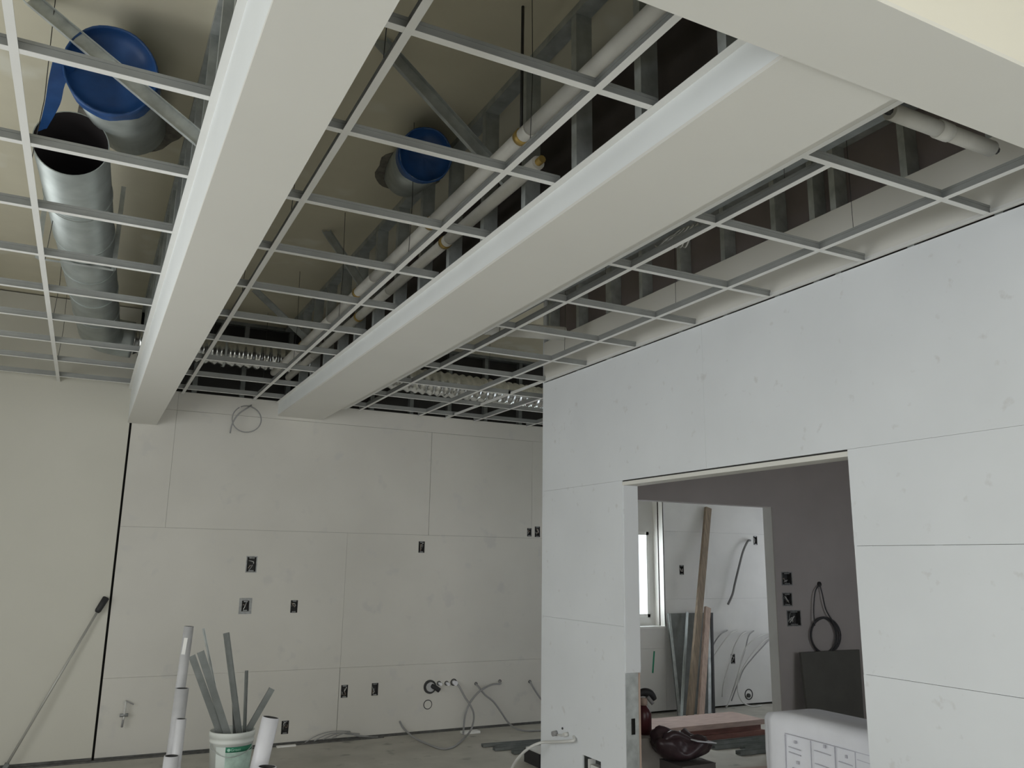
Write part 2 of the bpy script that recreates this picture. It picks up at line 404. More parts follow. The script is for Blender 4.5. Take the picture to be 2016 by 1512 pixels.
# ------------------------------------------------------------------ right hand wall with the doorway
rw = thing('wall_right', (RIGHT, 0, 0), kind='structure')
DY0, DY1, DZ = 2.672, 4.50, EYE + 0.51
TH = 0.115
sbx = [ax(1165, 1530, RIGHT)]                         # device opening low on the wall
rh = [(DY0, DY1, -0.1, DZ + 0.0165), (sbx[0].y - 0.11, sbx[0].y + 0.11, sbx[0].z - 0.08, sbx[0].z + 0.115)]
def rb(y0, y1, z0, z1, g=0.0005, name='wall_board', m='board_right', dx=0.0):
    return slab((RIGHT + dx, 0, 0), -YA, ZA, XA, -(y1 - g), -(y0 + g), z0 + g, z1 - g, BT, [(-h[1], -h[0], h[2], h[3]) for h in rh]).build(name, m, rw)
R0 = 1.32
HG = DZ + 0.0165                                     # lower edge of the boards over the doorway
MB().box((RIGHT + 0.006, DY0, HG - 0.006), (RIGHT + 0.012, DY1, HG + 0.002)).build('head_gap', 'dark_gap', rw)
ZA1 = GRID - 0.008
rb(3.66, END, EYE + 0.53, ZA1); rb(R0, 3.66, EYE + 0.53, ZA1)
rb(R0, DY0, EYE + 0.09, EYE + 0.53); rb(R0, DY0, EYE - 0.462, EYE + 0.09, 0.0012); rb(R0, DY0, 0.01, EYE - 0.462)
rb(DY1, END, EYE - 0.395, EYE + 0.53); rb(DY1, END, 0.01, EYE - 0.395)
rb(R0, END, GRID + 0.006, EYE + 1.715, name='upper_board', m='white_board')
# metal framing and far skin
for i in range(9):
    y = 1.86 + i * 0.402
    lo = DZ + 0.04 if DY0 - 0.02 < y < DY1 + 0.02 else 0.02
    MB().channel((RIGHT + 0.016, y, lo), (RIGHT + 0.016, y, DECK - 0.02), 0.035, 0.085, up=(1, 0, 0), flip=1).build('stud', 'galvanised', rw)
for y in (2.80, 4.64, 5.5):
    MB().channel((RIGHT + 0.016, y, 0.02 if y > 4.5 else EYE + 1.3), (RIGHT + 0.016, y, DECK - 0.02), 0.035, 0.085, up=(1, 0, 0), flip=1).build('stud', 'galvanised', rw)
slab((RIGHT + TH - BT, 0, 0), YA, ZA, XA, R0, END, 0.01, DECK - 0.02, BT, [(DY0, DY1, -0.1, DZ)]).build('far_skin', 'brown_board', rw)
MB().box((RIGHT + 0.012, R0, DECK - 0.04), (RIGHT + TH, END, DECK)).build('top_track', 'galvanised', rw)
MB().box((RIGHT + 0.013, R0, 0.0), (RIGHT + TH - BT, DY0, 0.03)).build('floor_track', 'galvanised', rw)
MB().box((RIGHT + 0.013, DY1, 0.0), (RIGHT + TH - BT, END, 0.03)).build('floor_track', 'galvanised', rw)
MB().box((RIGHT, END, 0.01), (RIGHT + TH, END + BT, DECK - 0.02)).build('end_board', 'board_right', rw)
# lining of the doorway
dr = thing('door_1', (RIGHT, DY1, 0), kind='structure')
MB().box((RIGHT + 0.003, DY0, DZ), (RIGHT + TH, DY1, DZ + 0.012)).build('head_lining', 'white_board', dr)
MB().box((RIGHT + 0.003, DY0 + 0.0, DZ - 0.012), (RIGHT + TH, DY1, DZ)).build('head_board', 'white_board', dr)
JZ = EYE - 0.675
MB().box((RIGHT + 0.004, DY1 - 0.013, JZ), (RIGHT + TH, DY1, DZ - 0.012)).build('jamb_board', 'board_right', dr)
MB().box((RIGHT + 0.003, DY0 - 0.012, 0.02), (RIGHT + TH, DY0, DZ - 0.012)).build('jamb_board', 'board_right', dr)
k0 = ax(1246, 1430, RIGHT + 0.055)
js = slab((0, DY1, 0), XA, ZA, YA, RIGHT + 0.006, RIGHT + TH - 0.004, 0.03, JZ - 0.003, 0.002, [(RIGHT + 0.045, RIGHT + 0.075, k0.z - 0.05, k0.z + 0.045)])
js.build('jamb_stud', 'galvanised', dr)
MB().box((RIGHT + 0.02, DY1 + 0.03, 0.03), (RIGHT + TH - 0.02, DY1 + 0.035, JZ)).build('stud_back', 'dark_gap', dr)
MB().box((RIGHT + TH - 0.012, DY1 - 0.004, 0.03), (RIGHT + TH, DY1, JZ - 0.003)).build('board_edge', 'timber_pale', dr)

# ------------------------------------------------------------------ inner wall seen through the doorway
iw = thing('wall_inner', (RIGHT, INNER, 0), kind='structure')
IX0, IX1, IZ = 3.75, 5.362, EYE + 0.50
ibx = [(1549, 1139, 0.11, 0.10, 'upper of the two small steel boxes on the dim inner wall'),
       (1550, 1180, 0.10, 0.10, 'lower of the two small steel boxes on the dim inner wall'),
       (1563, 1217, 0.15, 0.12, 'wide steel box below the small ones on the dim inner wall')]
ih = [(IX0, IX1, -0.1, IZ)]; ipos = []
for px, py, w, h, lab in ibx:
    p = ay(px, py, INNER); ih.append((p.x - w / 2, p.x + w / 2, p.z - h / 2, p.z + h / 2)); ipos.append((p, w, h, lab))
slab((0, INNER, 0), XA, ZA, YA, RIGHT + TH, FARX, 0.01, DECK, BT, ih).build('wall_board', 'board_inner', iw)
slab((0, INNER + 0.115 - BT, 0), XA, ZA, YA, RIGHT + TH, FARX, 0.01, DECK, BT, [(IX0, IX1, -0.1, IZ)]).build('wall_board', 'board_room', iw)
MB().box((IX1, INNER + BT, 0.01), (IX1 + 0.012, INNER + 0.115 - BT, IZ)).build('jamb_board', 'board_room', iw)
MB().box((IX0 - 0.012, INNER + BT, 0.01), (IX0, INNER + 0.115 - BT, IZ)).build('jamb_board', 'board_room', iw)
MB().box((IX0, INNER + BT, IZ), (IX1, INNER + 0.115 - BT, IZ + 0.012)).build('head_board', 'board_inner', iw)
for p, w, h, lab in ipos:
    t = outlet(p, w, h, 'tall', lab)
    t['group'] = 'steel boxes on the inner wall'
# outer walls of the place
def wall(name, a, b, m='board_room'): return tag(MB().box(a, b).build(name, m), kind='structure')
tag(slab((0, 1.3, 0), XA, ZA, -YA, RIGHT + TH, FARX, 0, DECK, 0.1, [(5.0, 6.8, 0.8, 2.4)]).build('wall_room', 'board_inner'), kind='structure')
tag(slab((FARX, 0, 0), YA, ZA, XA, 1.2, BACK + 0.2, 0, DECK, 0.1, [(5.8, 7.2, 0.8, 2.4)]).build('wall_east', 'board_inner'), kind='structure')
lw = slab((LEFT, 0, 0), YA, ZA, -XA, FRONT, BACK, 0, DECK, 0.12, [(-2.7, 0.9, 0.6, 2.5), (2.2, 5.6, 0.6, 2.5)]).build('wall_left', 'cream_paint'); tag(lw, kind='structure')
fw = slab((0, FRONT, 0), XA, ZA, -YA, LEFT, RIGHT + 0.3, 0, DECK, 0.12, [(-1.5, 2.7, 0.5, 2.6)]).build('wall_front', 'cream_paint'); tag(fw, kind='structure')
wall('wall_right_near', (RIGHT, FRONT, 0), (RIGHT + TH, R0 - 0.02, DECK), 'board_right')
def bigwindow(name, o3, eu, n, u0, u1, z0, z1):
    t = thing(name, o3, kind='structure'); fr = MB(); o3 = Vector(o3); e = Vector(eu); nn = Vector(n)
    for k in range(4):
        c = o3 + e * (u0 + (u1 - u0) * k / 3); fr.bar(c + ZA * z0, c + ZA * z1, 0.06, 0.06)
    for z in (z0 + 0.03, z1 - 0.03): fr.bar(o3 + e * u0 + ZA * z, o3 + e * u1 + ZA * z, 0.06, 0.06)
    fr.build('window_frame', 'white_trim', t)
bigwindow('window_2', (LEFT - 0.05, 0, 0), YA, XA, -2.7, 0.9, 0.6, 2.5)
bigwindow('fill_window', (LEFT - 0.05, 0, 0), YA, XA, 2.2, 5.6, 0.6, 2.5)  # unseen second side opening, added to light the far parts
bigwindow('window_3', (0, FRONT - 0.05, 0), XA, YA, -1.5, 2.7, 0.5, 2.6)

# ------------------------------------------------------------------ boxed beams and cross soffit
SY0, SY1 = 1.095, 1.352                  # cross soffit
def stud_run(t, x, face, z0, ys):
    """row of upright studs in a bulkhead: one mesh shared by every stud"""
    base = MB().channel((0, 0, 0), (0, 0, DECK - 0.025 - z0), 0.036, 0.07, up=(face, 0, 0), flip=1).build('stud', 'galvanised', t)
    first = True
    for y in ys:
        if first:
            base.location = Vector((x, y, z0)) - parent_world(t); first = False
        else: dup(base, (x, y, z0), t)
def beam(label, x0, x1, zb, y0, y1, ztop, right_ledge=None):
    t = thing('boxed_beam', ((x0 + x1) / 2, y0, zb), label, 'beam', 'white boxed beams along the ceiling')
    MB().box((x0, y0, zb), (x1, y1, zb + BT)).build('bottom_board', 'white_board', t)
    MB().box((x0, y0, zb + BT), (x0 + BT, y1, ztop)).build('side_board', 'side_lit_white', t)
    MB().box((x1 - BT, y0, zb + BT), (x1, y1, ztop)).build('side_board', 'white_board', t)
    cx = (x0 + x1) / 2; hw = min(0.07, (x1 - x0) / 2 - 0.075); I = MB()      # steel beam boxed in behind the boards
    ye = 7.05
    I.box((cx - hw, y0, zb + 0.12), (cx + hw, ye, zb + 0.135)).box((cx - 0.006, y0, zb + 0.135), (cx + 0.006, ye, DECK - 0.2)).box((cx - hw, y0, DECK - 0.2), (cx + hw, ye, DECK - 0.185))
    I.build('steel_core', 'dark_steel', t)
    ys = [y0 + 0.25 + 0.406 * i for i in range(int((y1 - y0 - 0.3) / 0.406) + 1)]
    ys = [y for y in ys if not 7.1 < y < 7.5]
    stud_run(t, x0 + BT + 0.003, 1, zb + BT + 0.002, ys)
    stud_run(t, x1 - BT - 0.003, -1, zb + BT + 0.002, [y + 0.11 for y in ys if not 7.05 < y + 0.11 < 7.5])
    for xx, s in ((x0 + BT, 1), (x1 - BT, -1)):
        a, b_ = sorted((xx, xx + s * 0.07))
        MB().box((a, y0, DECK - 0.035), (b_, y1, DECK - 0.002)).build('top_track', 'galvanised', t)
    if right_ledge:
        MB().box((x1, y0, GRID), (right_ledge, y1, GRID + BT)).build('ledge_board', 'white_board', t)
    return t
beam('narrow white boxed beam at the left, deepest below the grid', 0.2226, 0.448, EYE + 1.10, SY1, BACK - 0.006, GRID + 0.03)
beam('broad white boxed beam in the middle of the ceiling', 1.458, 1.866, EYE + 1.27, SY1, BACK - 0.006, GRID + 0.03, 2.064)
sf = thing('cross_soffit', (1.0, SY0, EYE + 1.262), 'wide white soffit crossing the near top right corner', 'soffit')
MB().box((LEFT, SY0, EYE + 1.262), (RIGHT, SY1, EYE + 1.262 + BT)).build('bottom_board', 'white_board', sf)
MB().box((LEFT, SY0, EYE + 1.262 + BT), (RIGHT, SY0 + BT, DECK - 0.002)).build('front_board', 'soffit_face', sf)
MB().box((LEFT, SY1 - BT, EYE + 1.262 + BT), (RIGHT, SY1, GRID + 0.05)).build('rear_board', 'white_board', sf)

# ------------------------------------------------------------------ suspended ceiling grid
TEE = [(-0.0125, 0), (0.0125, 0), (0.0125, 0.0015), (0.001, 0.0015), (0.001, 0.03), (0.004, 0.03), (0.004, 0.04), (-0.004, 0.04), (-0.004, 0.03), (-0.001, 0.03), (-0.001, 0.0015), (-0.0125, 0.0015)]
TM = [0, 0, 1, 1, 1, 1, 1, 1, 1, 1, 1, 0]
GY = [1.885 + 0.608 * i for i in range(10)]
def tee_x(name, x0, x1, par, z=GRID):
    return MB().prism(TEE, (x0, 0, 0), (x1, 0, 0), (0, -1, 0), (0, 0, 1), 0, TM).build(name, ['tee_white', 'tee_web'], par)
def grid(label, x0, x1, mains, y1=BACK - 0.02, y0=SY1, flange=0.024, short=()):
    t = thing('ceiling_grid', ((x0 + x1) / 2, y0, GRID), label, 'ceiling grid', 'bays of the open ceiling grid')
    for x in mains:
        ys = GY[0] if x in short else y0
        MB().prism(TEE, (x, ys, GRID + 0.0008), (x, y1, GRID + 0.0008), (1, 0, 0), (0, 0, 1), 0, TM).build('main_tee', ['tee_white', 'tee_web'], t)
    src = tee_x('cross_tee', 0, x1 - x0, t)
    for i, y in enumerate(GY):
        if i == 0: src.location = Vector((x0, y, GRID + 0.0016)) - parent_world(t)
        else: dup(src, (x0, y, GRID + 0.0016), t)
    ang = lambda xx, s, nm: MB().prism([(0, 0), (s * flange, 0), (s * flange, 0.0012), (s * 0.0012, 0.0012), (s * 0.0012, 0.025), (0, 0.025)][:: s], (xx, y0, GRID - 0.0008), (xx, y1, GRID - 0.0008), (1, 0, 0), (0, 0, 1)).build(nm, 'tee_white', t)
    ang(x0, 1, 'wall_angle'); ang(x1, -1, 'wall_angle')
    # hanger wires up to the deck
    for k, x in enumerate(mains):
        for j in range(5):
            y = y0 + 0.75 + j * 1.22 + 0.2 * (k % 2)
            MB().tube([(x, y, GRID + 0.036), (x + 0.012, y + 0.01, GRID + 0.3), (x, y, DECK)], 0.0016, 4).build('hanger_wire', 'rod_black', t)
    return t
grid('open ceiling grid bay left of the narrow beam, below the round duct', LEFT, 0.2226, [-1.546, -0.936, -0.326])
g2 = grid('open ceiling grid bay between the two boxed beams', 0.448, 1.458, [0.63, 1.228], flange=0.03)
g3 = grid('open ceiling grid bay between the broad beam and the right wall', 2.064, RIGHT, [2.215, 2.815], short=(2.215,))
# the far stretch beyond the end of the right hand wall belongs to the same bay
for x in (3.42, 4.03):
    MB().prism(TEE, (x, END + 0.02, GRID + 0.0008), (x, BACK - 0.02, GRID + 0.0008), (1, 0, 0), (0, 0, 1), 0, TM).build('main_tee', ['tee_white', 'tee_web'], g3)
for y in GY:
    if y > END + 0.02:
        MB().prism(TEE, (RIGHT - 0.02, y, GRID + 0.0016), (4.6, y, GRID + 0.0016), (0, -1, 0), (0, 0, 1), 0, TM).build('cross_tee', ['tee_white', 'tee_web'], g3)

# ------------------------------------------------------------------ ducts
def R(v): return Vector(v)
t = thing('round_duct', (-0.236, 3.83, EYE + 1.75), 'large galvanised round duct with a black open end above the left bay', 'duct')
a = R((-0.236, 3.80, EYE + 1.75)); b_ = R((-0.075, 6.98, EYE + 1.75)); dd = (b_ - a).normalized()
MB().pipe(a, b_, 0.15, 0.146, 40).build('duct_pipe', ['duct_steel', 'duct_inside'], t)
for k in range(1, 6):
    c = a + (b_ - a) * (k / 6.0)
    MB().pipe(c - dd * 0.012, c + dd * 0.012, 0.1545, 0.149, 40, 0, 0).build('joint_band', 'duct_steel', t)
el = [b_, b_ + dd * 0.10, b_ + dd * 0.22 + R((0.03, 0, 0)), b_ + dd * 0.29 + R((0.11, 0, 0)), b_ + dd * 0.305 + R((0.24, 0, -0.005))]
MB().tube(smooth(el, 4), 0.15, 32).build('elbow', 'duct_steel', t)
MB().box((a.x - 0.16, 5.0, a.z - 0.156), (a.x + 0.22, 5.03, a.z - 0.154)).build('hanger_strap', 'galvanised', t)
for xx in (a.x - 0.16, a.x + 0.22): MB().bar((xx, 5.015, a.z - 0.155), (xx, 5.015, DECK), 0.002, 0.025).build('hanger_strap', 'galvanised', t)

t = thing('flexible_duct', (0.2, 7.28, EYE + 1.64), 'shiny ribbed foil duct running across above the far end of the grid', 'duct')
def rib_tube(pts, rr):
    path = smooth(pts, 80); out = []; rad = []; run = 0.0
    for i, p in enumerate(path):
        if i: run += (p - path[i - 1]).length
        out.append(p); rad.append(rr + 0.008 * math.sin(2 * math.pi * run / 0.072))
    return MB().tube(out, rad, 24)
rib_tube([(0.17, 7.28, EYE + 1.745), (0.82, 7.31, EYE + 1.74), (1.66, 7.31, EYE + 1.735), (2.45, 7.12, EYE + 1.65), (3.3, 7.02, EYE + 1.60), (4.4, 7.2, EYE + 1.60)], 0.115).build('foil_sleeve', 'flex_foil', t)
for x in (0.9,):
    MB().pipe((x, 7.315, EYE + 1.74), (x + 0.02, 7.315, EYE + 1.74), 0.128, 0.124, 24, 0, 0).build('clamp_band', 'galvanised', t)

def collar(label, open_c, deck_c, rr, skew):
    t = thing('duct_collar', deck_c, label, 'duct collar', 'duct collars sealed with blue film')
    o_, d_ = R(open_c), R(deck_c); ax_ = (d_ - o_).normalized()
    MB().pipe(o_, d_ + ax_ * 0.1, rr, rr - 0.004, 36).build('collar_pipe', ['duct_steel', 'duct_inside'], t)
    # sealant smeared on the deck around the pipe
    s = MB(); n = 36; b0 = len(s.v); h = R((0, 0, 1)); u = ax_.cross(h).normalized(); w = R((ax_.x, ax_.y, 0)).normalized()
    st = 1.0 / max(0.25, abs(ax_.z))
    for L, (k, zz) in enumerate(((0.95, -0.002), (1.42, -0.005), (1.42, -0.0005))):
        for i in range(n):
            g = 2 * math.pi * i / n; jit = 1 + (0.05 * math.sin(5 * g + 1) + 0.025 * math.sin(9 * g)) * (L > 0)
            p = R((d_.x, d_.y, DECK + zz)) + u * (math.cos(g) * rr * k * jit) + w * (math.sin(g) * rr * k * jit * min(st, 1.5)); s.v.append(tuple(p))
    for L in (0, 1):
        for i in range(n):
            j = (i + 1) % n; s.face([b0 + L * n + i, b0 + L * n + j, b0 + (L + 1) * n + j, b0 + (L + 1) * n + i])
    s.build('sealant_ring', 'sealant', t)
    # blue film: sagging disc over the mouth plus a skirt taped round the pipe
    v = ax_.cross(u).normalized(); f_ = MB(); n = 40; rings = []
    for (k, off) in ((0.0, 0.075), (0.35, 0.07), (0.7, 0.055), (0.92, 0.03), (0.965, 0.0), (0.985, -0.007), (1.02, -0.007)):
        ring = []
        for i in range(n):
            g = 2 * math.pi * i / n
            p = o_ + (u * math.cos(g) + v * math.sin(g)) * rr * max(k, 0.02) + ax_ * (off + 0.004 * math.sin(7 * g) * k)
            ring.append(len(f_.v)); f_.v.append(tuple(p))
        rings.append(ring)
    for (off, kk) in ((0.03, 1.03), (0.06, 1.035), (0.085, 1.045)):
        ring = []
        for i in range(n):
            g = 2 * math.pi * i / n
            e = off * (1 + skew * 0.9 * math.cos(g - 0.7) + 0.22 * math.sin(3 * g + 1) + 0.1 * math.sin(8 * g))
            p = o_ + (u * math.cos(g) + v * math.sin(g)) * rr * (kk + 0.012 * math.sin(9 * g)) + ax_ * max(e, 0.02)
            ring.append(len(f_.v)); f_.v.append(tuple(p))
        rings.append(ring)
    for A, B in zip(rings[:-1], rings[1:]):
        for i in range(n):
            j = (i + 1) % n; f_.face([A[i], A[j], B[j], B[i]], 0, True)
    f_.face(rings[0][::-1]); f_.build('film_cover', 'blue_film', t)
    return t
c1o = az(219, 140, EYE + 1.85); c1d = az(255, 232, DECK)
t1 = collar('large duct collar sealed with blue film beside the open round duct', c1o, c1d, 0.166, 0.3)
# loose tail of film hanging between the collar and the duct mouth
tail = MB(); ptsL = [az(104, 118, EYE + 1.83), az(95, 160, EYE + 1.80), az(88, 205, EYE + 1.78), az(75, 258, EYE + 1.77)]
ptsR = [az(150, 130, EYE + 1.84), az(128, 165, EYE + 1.82), az(118, 205, EYE + 1.79), az(92, 252, EYE + 1.78)]
L_, R_ = smooth(ptsL, 4), smooth(ptsR, 4)
for p, q in zip(L_, R_):
    for k in range(4):
        w_ = p.lerp(q, k / 3.0) + R((0, 0.006 * math.sin(3 * k), 0)); tail.v.append(tuple(w_))
    for k in range(4):
        w_ = p.lerp(q, k / 3.0) + R((0, 0.006 * math.sin(3 * k) + 0.003, 0)); tail.v.append(tuple(w_))
for i in range(len(L_) - 1):
    for k in range(3):
        b0 = i * 8 + k; tail.face([b0, b0 + 1, b0 + 9, b0 + 8], 0, True); tail.face([b0 + 4 + 8, b0 + 9 + 4, b0 + 5, b0 + 4], 0, True)
tail.build('film_tail', 'blue_film', t1)
c2o = az(838, 305, EYE + 1.88); c2d = az(803, 340, DECK)
collar('smaller duct collar with torn blue film in the middle bay', c2o, c2d, 0.125, -0.8)

# ------------------------------------------------------------------ diagonal braces
def brace(label, p0, p1, w=0.055):
    t = MB().channel(p0, p1, w, 0.03, 0.002, up=(0.1, 1, 0.2), flip=-1).build('brace', 'galvanised', None, p0)
    return tag(t, label, 'brace', 'diagonal metal braces above the grid')
brace('diagonal metal brace crossing in front of the large blue collar', (-0.41, 3.37, DECK), (0.236, 3.02, EYE + 1.5))
brace('long diagonal metal brace in the near part of the middle bay', (0.86, 2.97, DECK), (1.475, 2.92, EYE + 1.56))
brace('short diagonal metal brace halfway down the middle bay', (1.20, 5.1, DECK - 0.0), (1.475, 4.86, EYE + 1.60), 0.05)
brace('farthest diagonal metal brace of the middle bay', (1.0, 6.57, DECK), (1.475, 6.5, EYE + 1.7), 0.05)

# ------------------------------------------------------------------ insulated pipes
def insul(label, x, z, rr, y0, y1, hang, rods=()):
    t = thing('insulated_pipe', (x, y0, z), label, 'pipe', 'white insulated pipes above the grid')
    n = max(1, round((y1 - y0) / 0.92)); L = (y1 - y0) / n
    src = MB().tube([(0, 0.004, 0), (0, L - 0.004, 0)], rr, 16).build('insulation_sleeve', 'pipe_wrap', t); src.location = (0, 0, 0)
    for i in range(1, n): dup(src, (x, y0 + i * L, z), t)
    MB().tube([(x, y0 - 0.03, z), (x, y1 + 0.03, z)], rr * 0.55, 10).build('pipe_core', 'brass', t)
    for y in hang:
        MB().pipe((x, y - 0.014, z), (x, y + 0.014, z), rr + 0.004, rr - 0.002, 16, 0, 0).build('hanger_ring', 'brass', t)
    for y in rods:
        MB().tube([(x, y, z + rr), (x, y, DECK)], 0.006, 6).build('hanger_rod', 'rod_black', t)
insul('upper left white insulated pipe in the middle bay', 1.295, EYE + 1.555, 0.027, 1.5, 7.08, (2.50, 3.42, 4.6, 6.0), (2.50,))
insul('thin white insulated pipe between its two neighbours', 1.352, EYE + 1.565, 0.018, 1.5, 7.08, ())
insul('white insulated pipe nearest to the studs of the broad beam', 1.425, EYE + 1.53, 0.028, 2.60, 7.08, (3.55, 5.0))
def insul_x(label, x0, x1, y, z, rr, y1=None):
    t = thing('insulated_pipe', (x0, y, z), label, 'pipe', 'white insulated pipes above the grid')
    yb = y if y1 is None else y1; xm = (x0 + x1) / 2
    MB().tube([(x0, y, z), (xm - 0.004, (y + yb) / 2, z)], rr, 16).build('insulation_sleeve', 'pipe_wrap', t)
    MB().tube([(xm + 0.004, (y + yb) / 2, z), (x1, yb, z)], rr, 16).build('insulation_sleeve', 'pipe_wrap', t)
    MB().pipe((xm - 0.03, (y + yb) / 2, z), (xm + 0.03, (y + yb) / 2, z), rr + 0.004, rr - 0.002, 16, 0, 0).build('tape_band', 'white_board', t)
    MB().tube([(x0 - 0.04, y, z), (x1 + 0.03, yb, z)], rr * 0.5, 8).build('pipe_core', 'rod_black', t)
insul_x('white insulated pipe crossing behind the near soffit at the right', 2.26, 2.80, 1.665, EYE + 1.50, 0.029)
insul_x('white insulated pipe crossing the far part of the right bay', 2.0, RIGHT - 0.2, 5.12, EYE + 1.60, 0.05, 4.9)
# armoured cables slung over the grid by the broad beam
for k in range(7):
    o0 = 0.03 * k
    pts = [az(1338 + 9 * k, 452 - 3 * k, EYE + 1.62), az(1326 + 9 * k, 462 - 2 * k, EYE + 1.50), az(1308 + 9 * k, 474 - 2 * k, EYE + 1.46), az(1296 + 9 * k, 486, EYE + 1.5), az(1290 + 9 * k, 484, EYE + 1.7)]
    o = MB().tube(smooth(pts, 5), 0.004, 6).build('cable', 'wire_white', None, pts[0])
    tag(o, ORD[k] + ' pale cable from the far side of the bundle beside the broad beam', 'cable', 'pale cables beside the broad beam')
o = MB().bar((2.34, 1.5, EYE + 1.56), (2.30, 5.2, EYE + 1.56), 0.05, 0.03).build('conduit_tray', 'galvanised_dark', None, (2.34, 1.5, EYE + 1.56))
tag(o, 'dark metal channel running lengthwise above the right bay', 'channel')

# cable looped at the far end of the middle bay
lp = [az(497, 795, GRID + 0.03), ay(492, 800, BACK - 0.1), ay(470, 815, BACK - 0.1), ay(457, 835, BACK - 0.09), ay(453, 853, BACK - 0.08)]
o = MB().tube(smooth(lp, 5), 0.007, 6).build('hanging_cable', 'wire_grey', None, lp[0])
tag(o, 'grey cable tail dropping from the ceiling edge above the back wall', 'cable')
cc = ay(486, 825, BACK - 0.09); rr = 0.125
ring = [cc + R((math.cos(g) * rr, 0.01 * math.sin(2 * g), math.sin(g) * rr * 0.95)) for g in [2.2 + 2 * math.pi * i / 30 * 0.98 for i in range(31)]]
o = MB().tube(ring, 0.0055, 6).build('cable_loop', 'wire_grey', None, cc)
tag(o, 'round loop of grey cable hanging against the back wall', 'cable')

# ------------------------------------------------------------------ things along the back wall
# drain stub and supply stubs
p = ay(846, 1352, BACK)
t = thing('drain_stub', p, 'black drain elbow sticking out of a round hole low in the back wall', 'pipe')
MB().pipe(p + R((0, -0.012, 0)), p + R((0, 0.0, 0)), 0.062, 0.045, 28, 0, 0).build('hole_edge', 'box_inside', t)
MB().tube([p + R((0, -0.001, 0)), p + R((0.0, -0.03, 0))], 0.042, 20).build('pipe_plug', 'pvc_grey', t)
MB().tube(smooth([p + R((0.015, -0.02, 0.01)), p + R((0.04, -0.05, -0.005)), p + R((0.075, -0.06, -0.03))], 5), 0.022, 12).build('elbow', 'black_rubber', t)
p = ay(842, 1387, BACK)
t = thing('round_cutout', p, 'round ring cut into the back wall below the drain elbow', 'cutout')
MB().pipe(p + R((0, -0.003, 0)), p + R((0, 0.0, 0)), 0.043, 0.036, 32, 0, 0).build('cut_ring', 'black_rubber', t)
MB().tube([p + R((0, -0.0035, 0)), p], 0.036, 28).build('plug', 'board_back', t)
for px, py, rr, lab in ((864, 1345, 0.017, 'small capped pipe stub nearest the drain elbow'), (879, 1345, 0.017, 'middle one of three small pipe stubs on the back wall'), (893, 1343, 0.026, 'largest small pipe stub, where the crossing cable starts')):
    p = ay(px, py, BACK)
    t = thing('pipe_stub', p, lab, 'pipe stub', 'pipe stubs low on the back wall')
    MB().pipe(p + R((0, -0.004, 0)), p, rr * 1.25, rr * 0.9, 16, 0, 0).build('hole_edge', 'box_inside', t)
    MB().tube([p, p + R((0.004, -0.05, -0.006))], rr * 0.8, 12).build('stub', 'pvc_white', t)
def cable(label, pts, rr, m='wire_grey', grp='loose cables along the back wall', n=6):
    o = MB().tube(smooth(pts, n), rr, 7).build('cable', m, None, pts[0])
    return tag(o, label, 'cable', grp)
bk = lambda px, py, dy=0.03: ay(px, py, BACK - dy)
fz = lambda px, py, z=0.01: az(px, py, z)
cable('grey cable curving from the pipe stub down onto the floor and up to the left', [bk(893, 1343, 0.0), bk(903, 1350, 0.05), bk(915, 1372, 0.08), bk(928, 1392, 0.12), bk(933, 1410, 0.16), fz(928, 1435, 0.14), fz(915, 1452, 0.02), fz(893, 1470), fz(870, 1474), fz(845, 1466), fz(815, 1452, 0.02), bk(795, 1434, 0.04), bk(787, 1420, 0.03)], 0.009)
cable('grey cable arching over from its hole and dropping beside the white scrap', [bk(982, 1341, 0.0), bk(985, 1346, 0.04), bk(972, 1347, 0.06), bk(957, 1353, 0.08), bk(940, 1365, 0.09), bk(925, 1384, 0.09), bk(916, 1408, 0.09), bk(913, 1432, 0.1), fz(912, 1445, 0.02)], 0.009)
cable('grey cable sloping from its hole to the floor towards the corner', [bk(937, 1347, 0.0), bk(942, 1352, 0.04), bk(955, 1368, 0.05), bk(972, 1382, 0.06), bk(988, 1404, 0.07), bk(1002, 1424, 0.08), fz(1020, 1436, 0.03), fz(1045, 1439), fz(1085, 1437)], 0.009)
cable('grey cable leaving its hole closest to the corner', [bk(1043, 1341, 0.0), bk(1046, 1347, 0.03), bk(1055, 1362, 0.04), bk(1068, 1380, 0.05), bk(1085, 1395, 0.06)], 0.009)
for px, py, lab in ((937, 1346, 'small dark cable hole left of the arching cable end'), (984, 1341, 'small dark cable hole at the top of the arching cable'), (1043, 1342, 'small dark cable hole nearest the corner')):
    p = bk(px, py, 0.0); o = MB().pipe(p + R((0, -0.003, 0)), p, 0.016, 0.009, 14, 0, 0).build('cable_hole', 'box_inside', None, p)
    tag(o, lab, 'cable hole', 'cable holes low on the back wall')
for k in range(4):
    a0 = bk(600 + 18 * k, 1462 - 3 * k, 0.05); a0.z = max(a0.z, 0.01)
    pts = [a0, bk(625 + 20 * k, 1448 - 2 * k, 0.06), bk(655 + 16 * k, 1440 + 3 * k, 0.05), bk(690 + 18 * k, 1440 + 5 * k, 0.05)]
    for q in pts: q.z = max(q.z, 0.012)
    cable(ORD[k] + ' thin wire from the left in the tangle at the wall foot', pts, 0.004, 'wire_grey', 'tangle of thin wires on the floor')
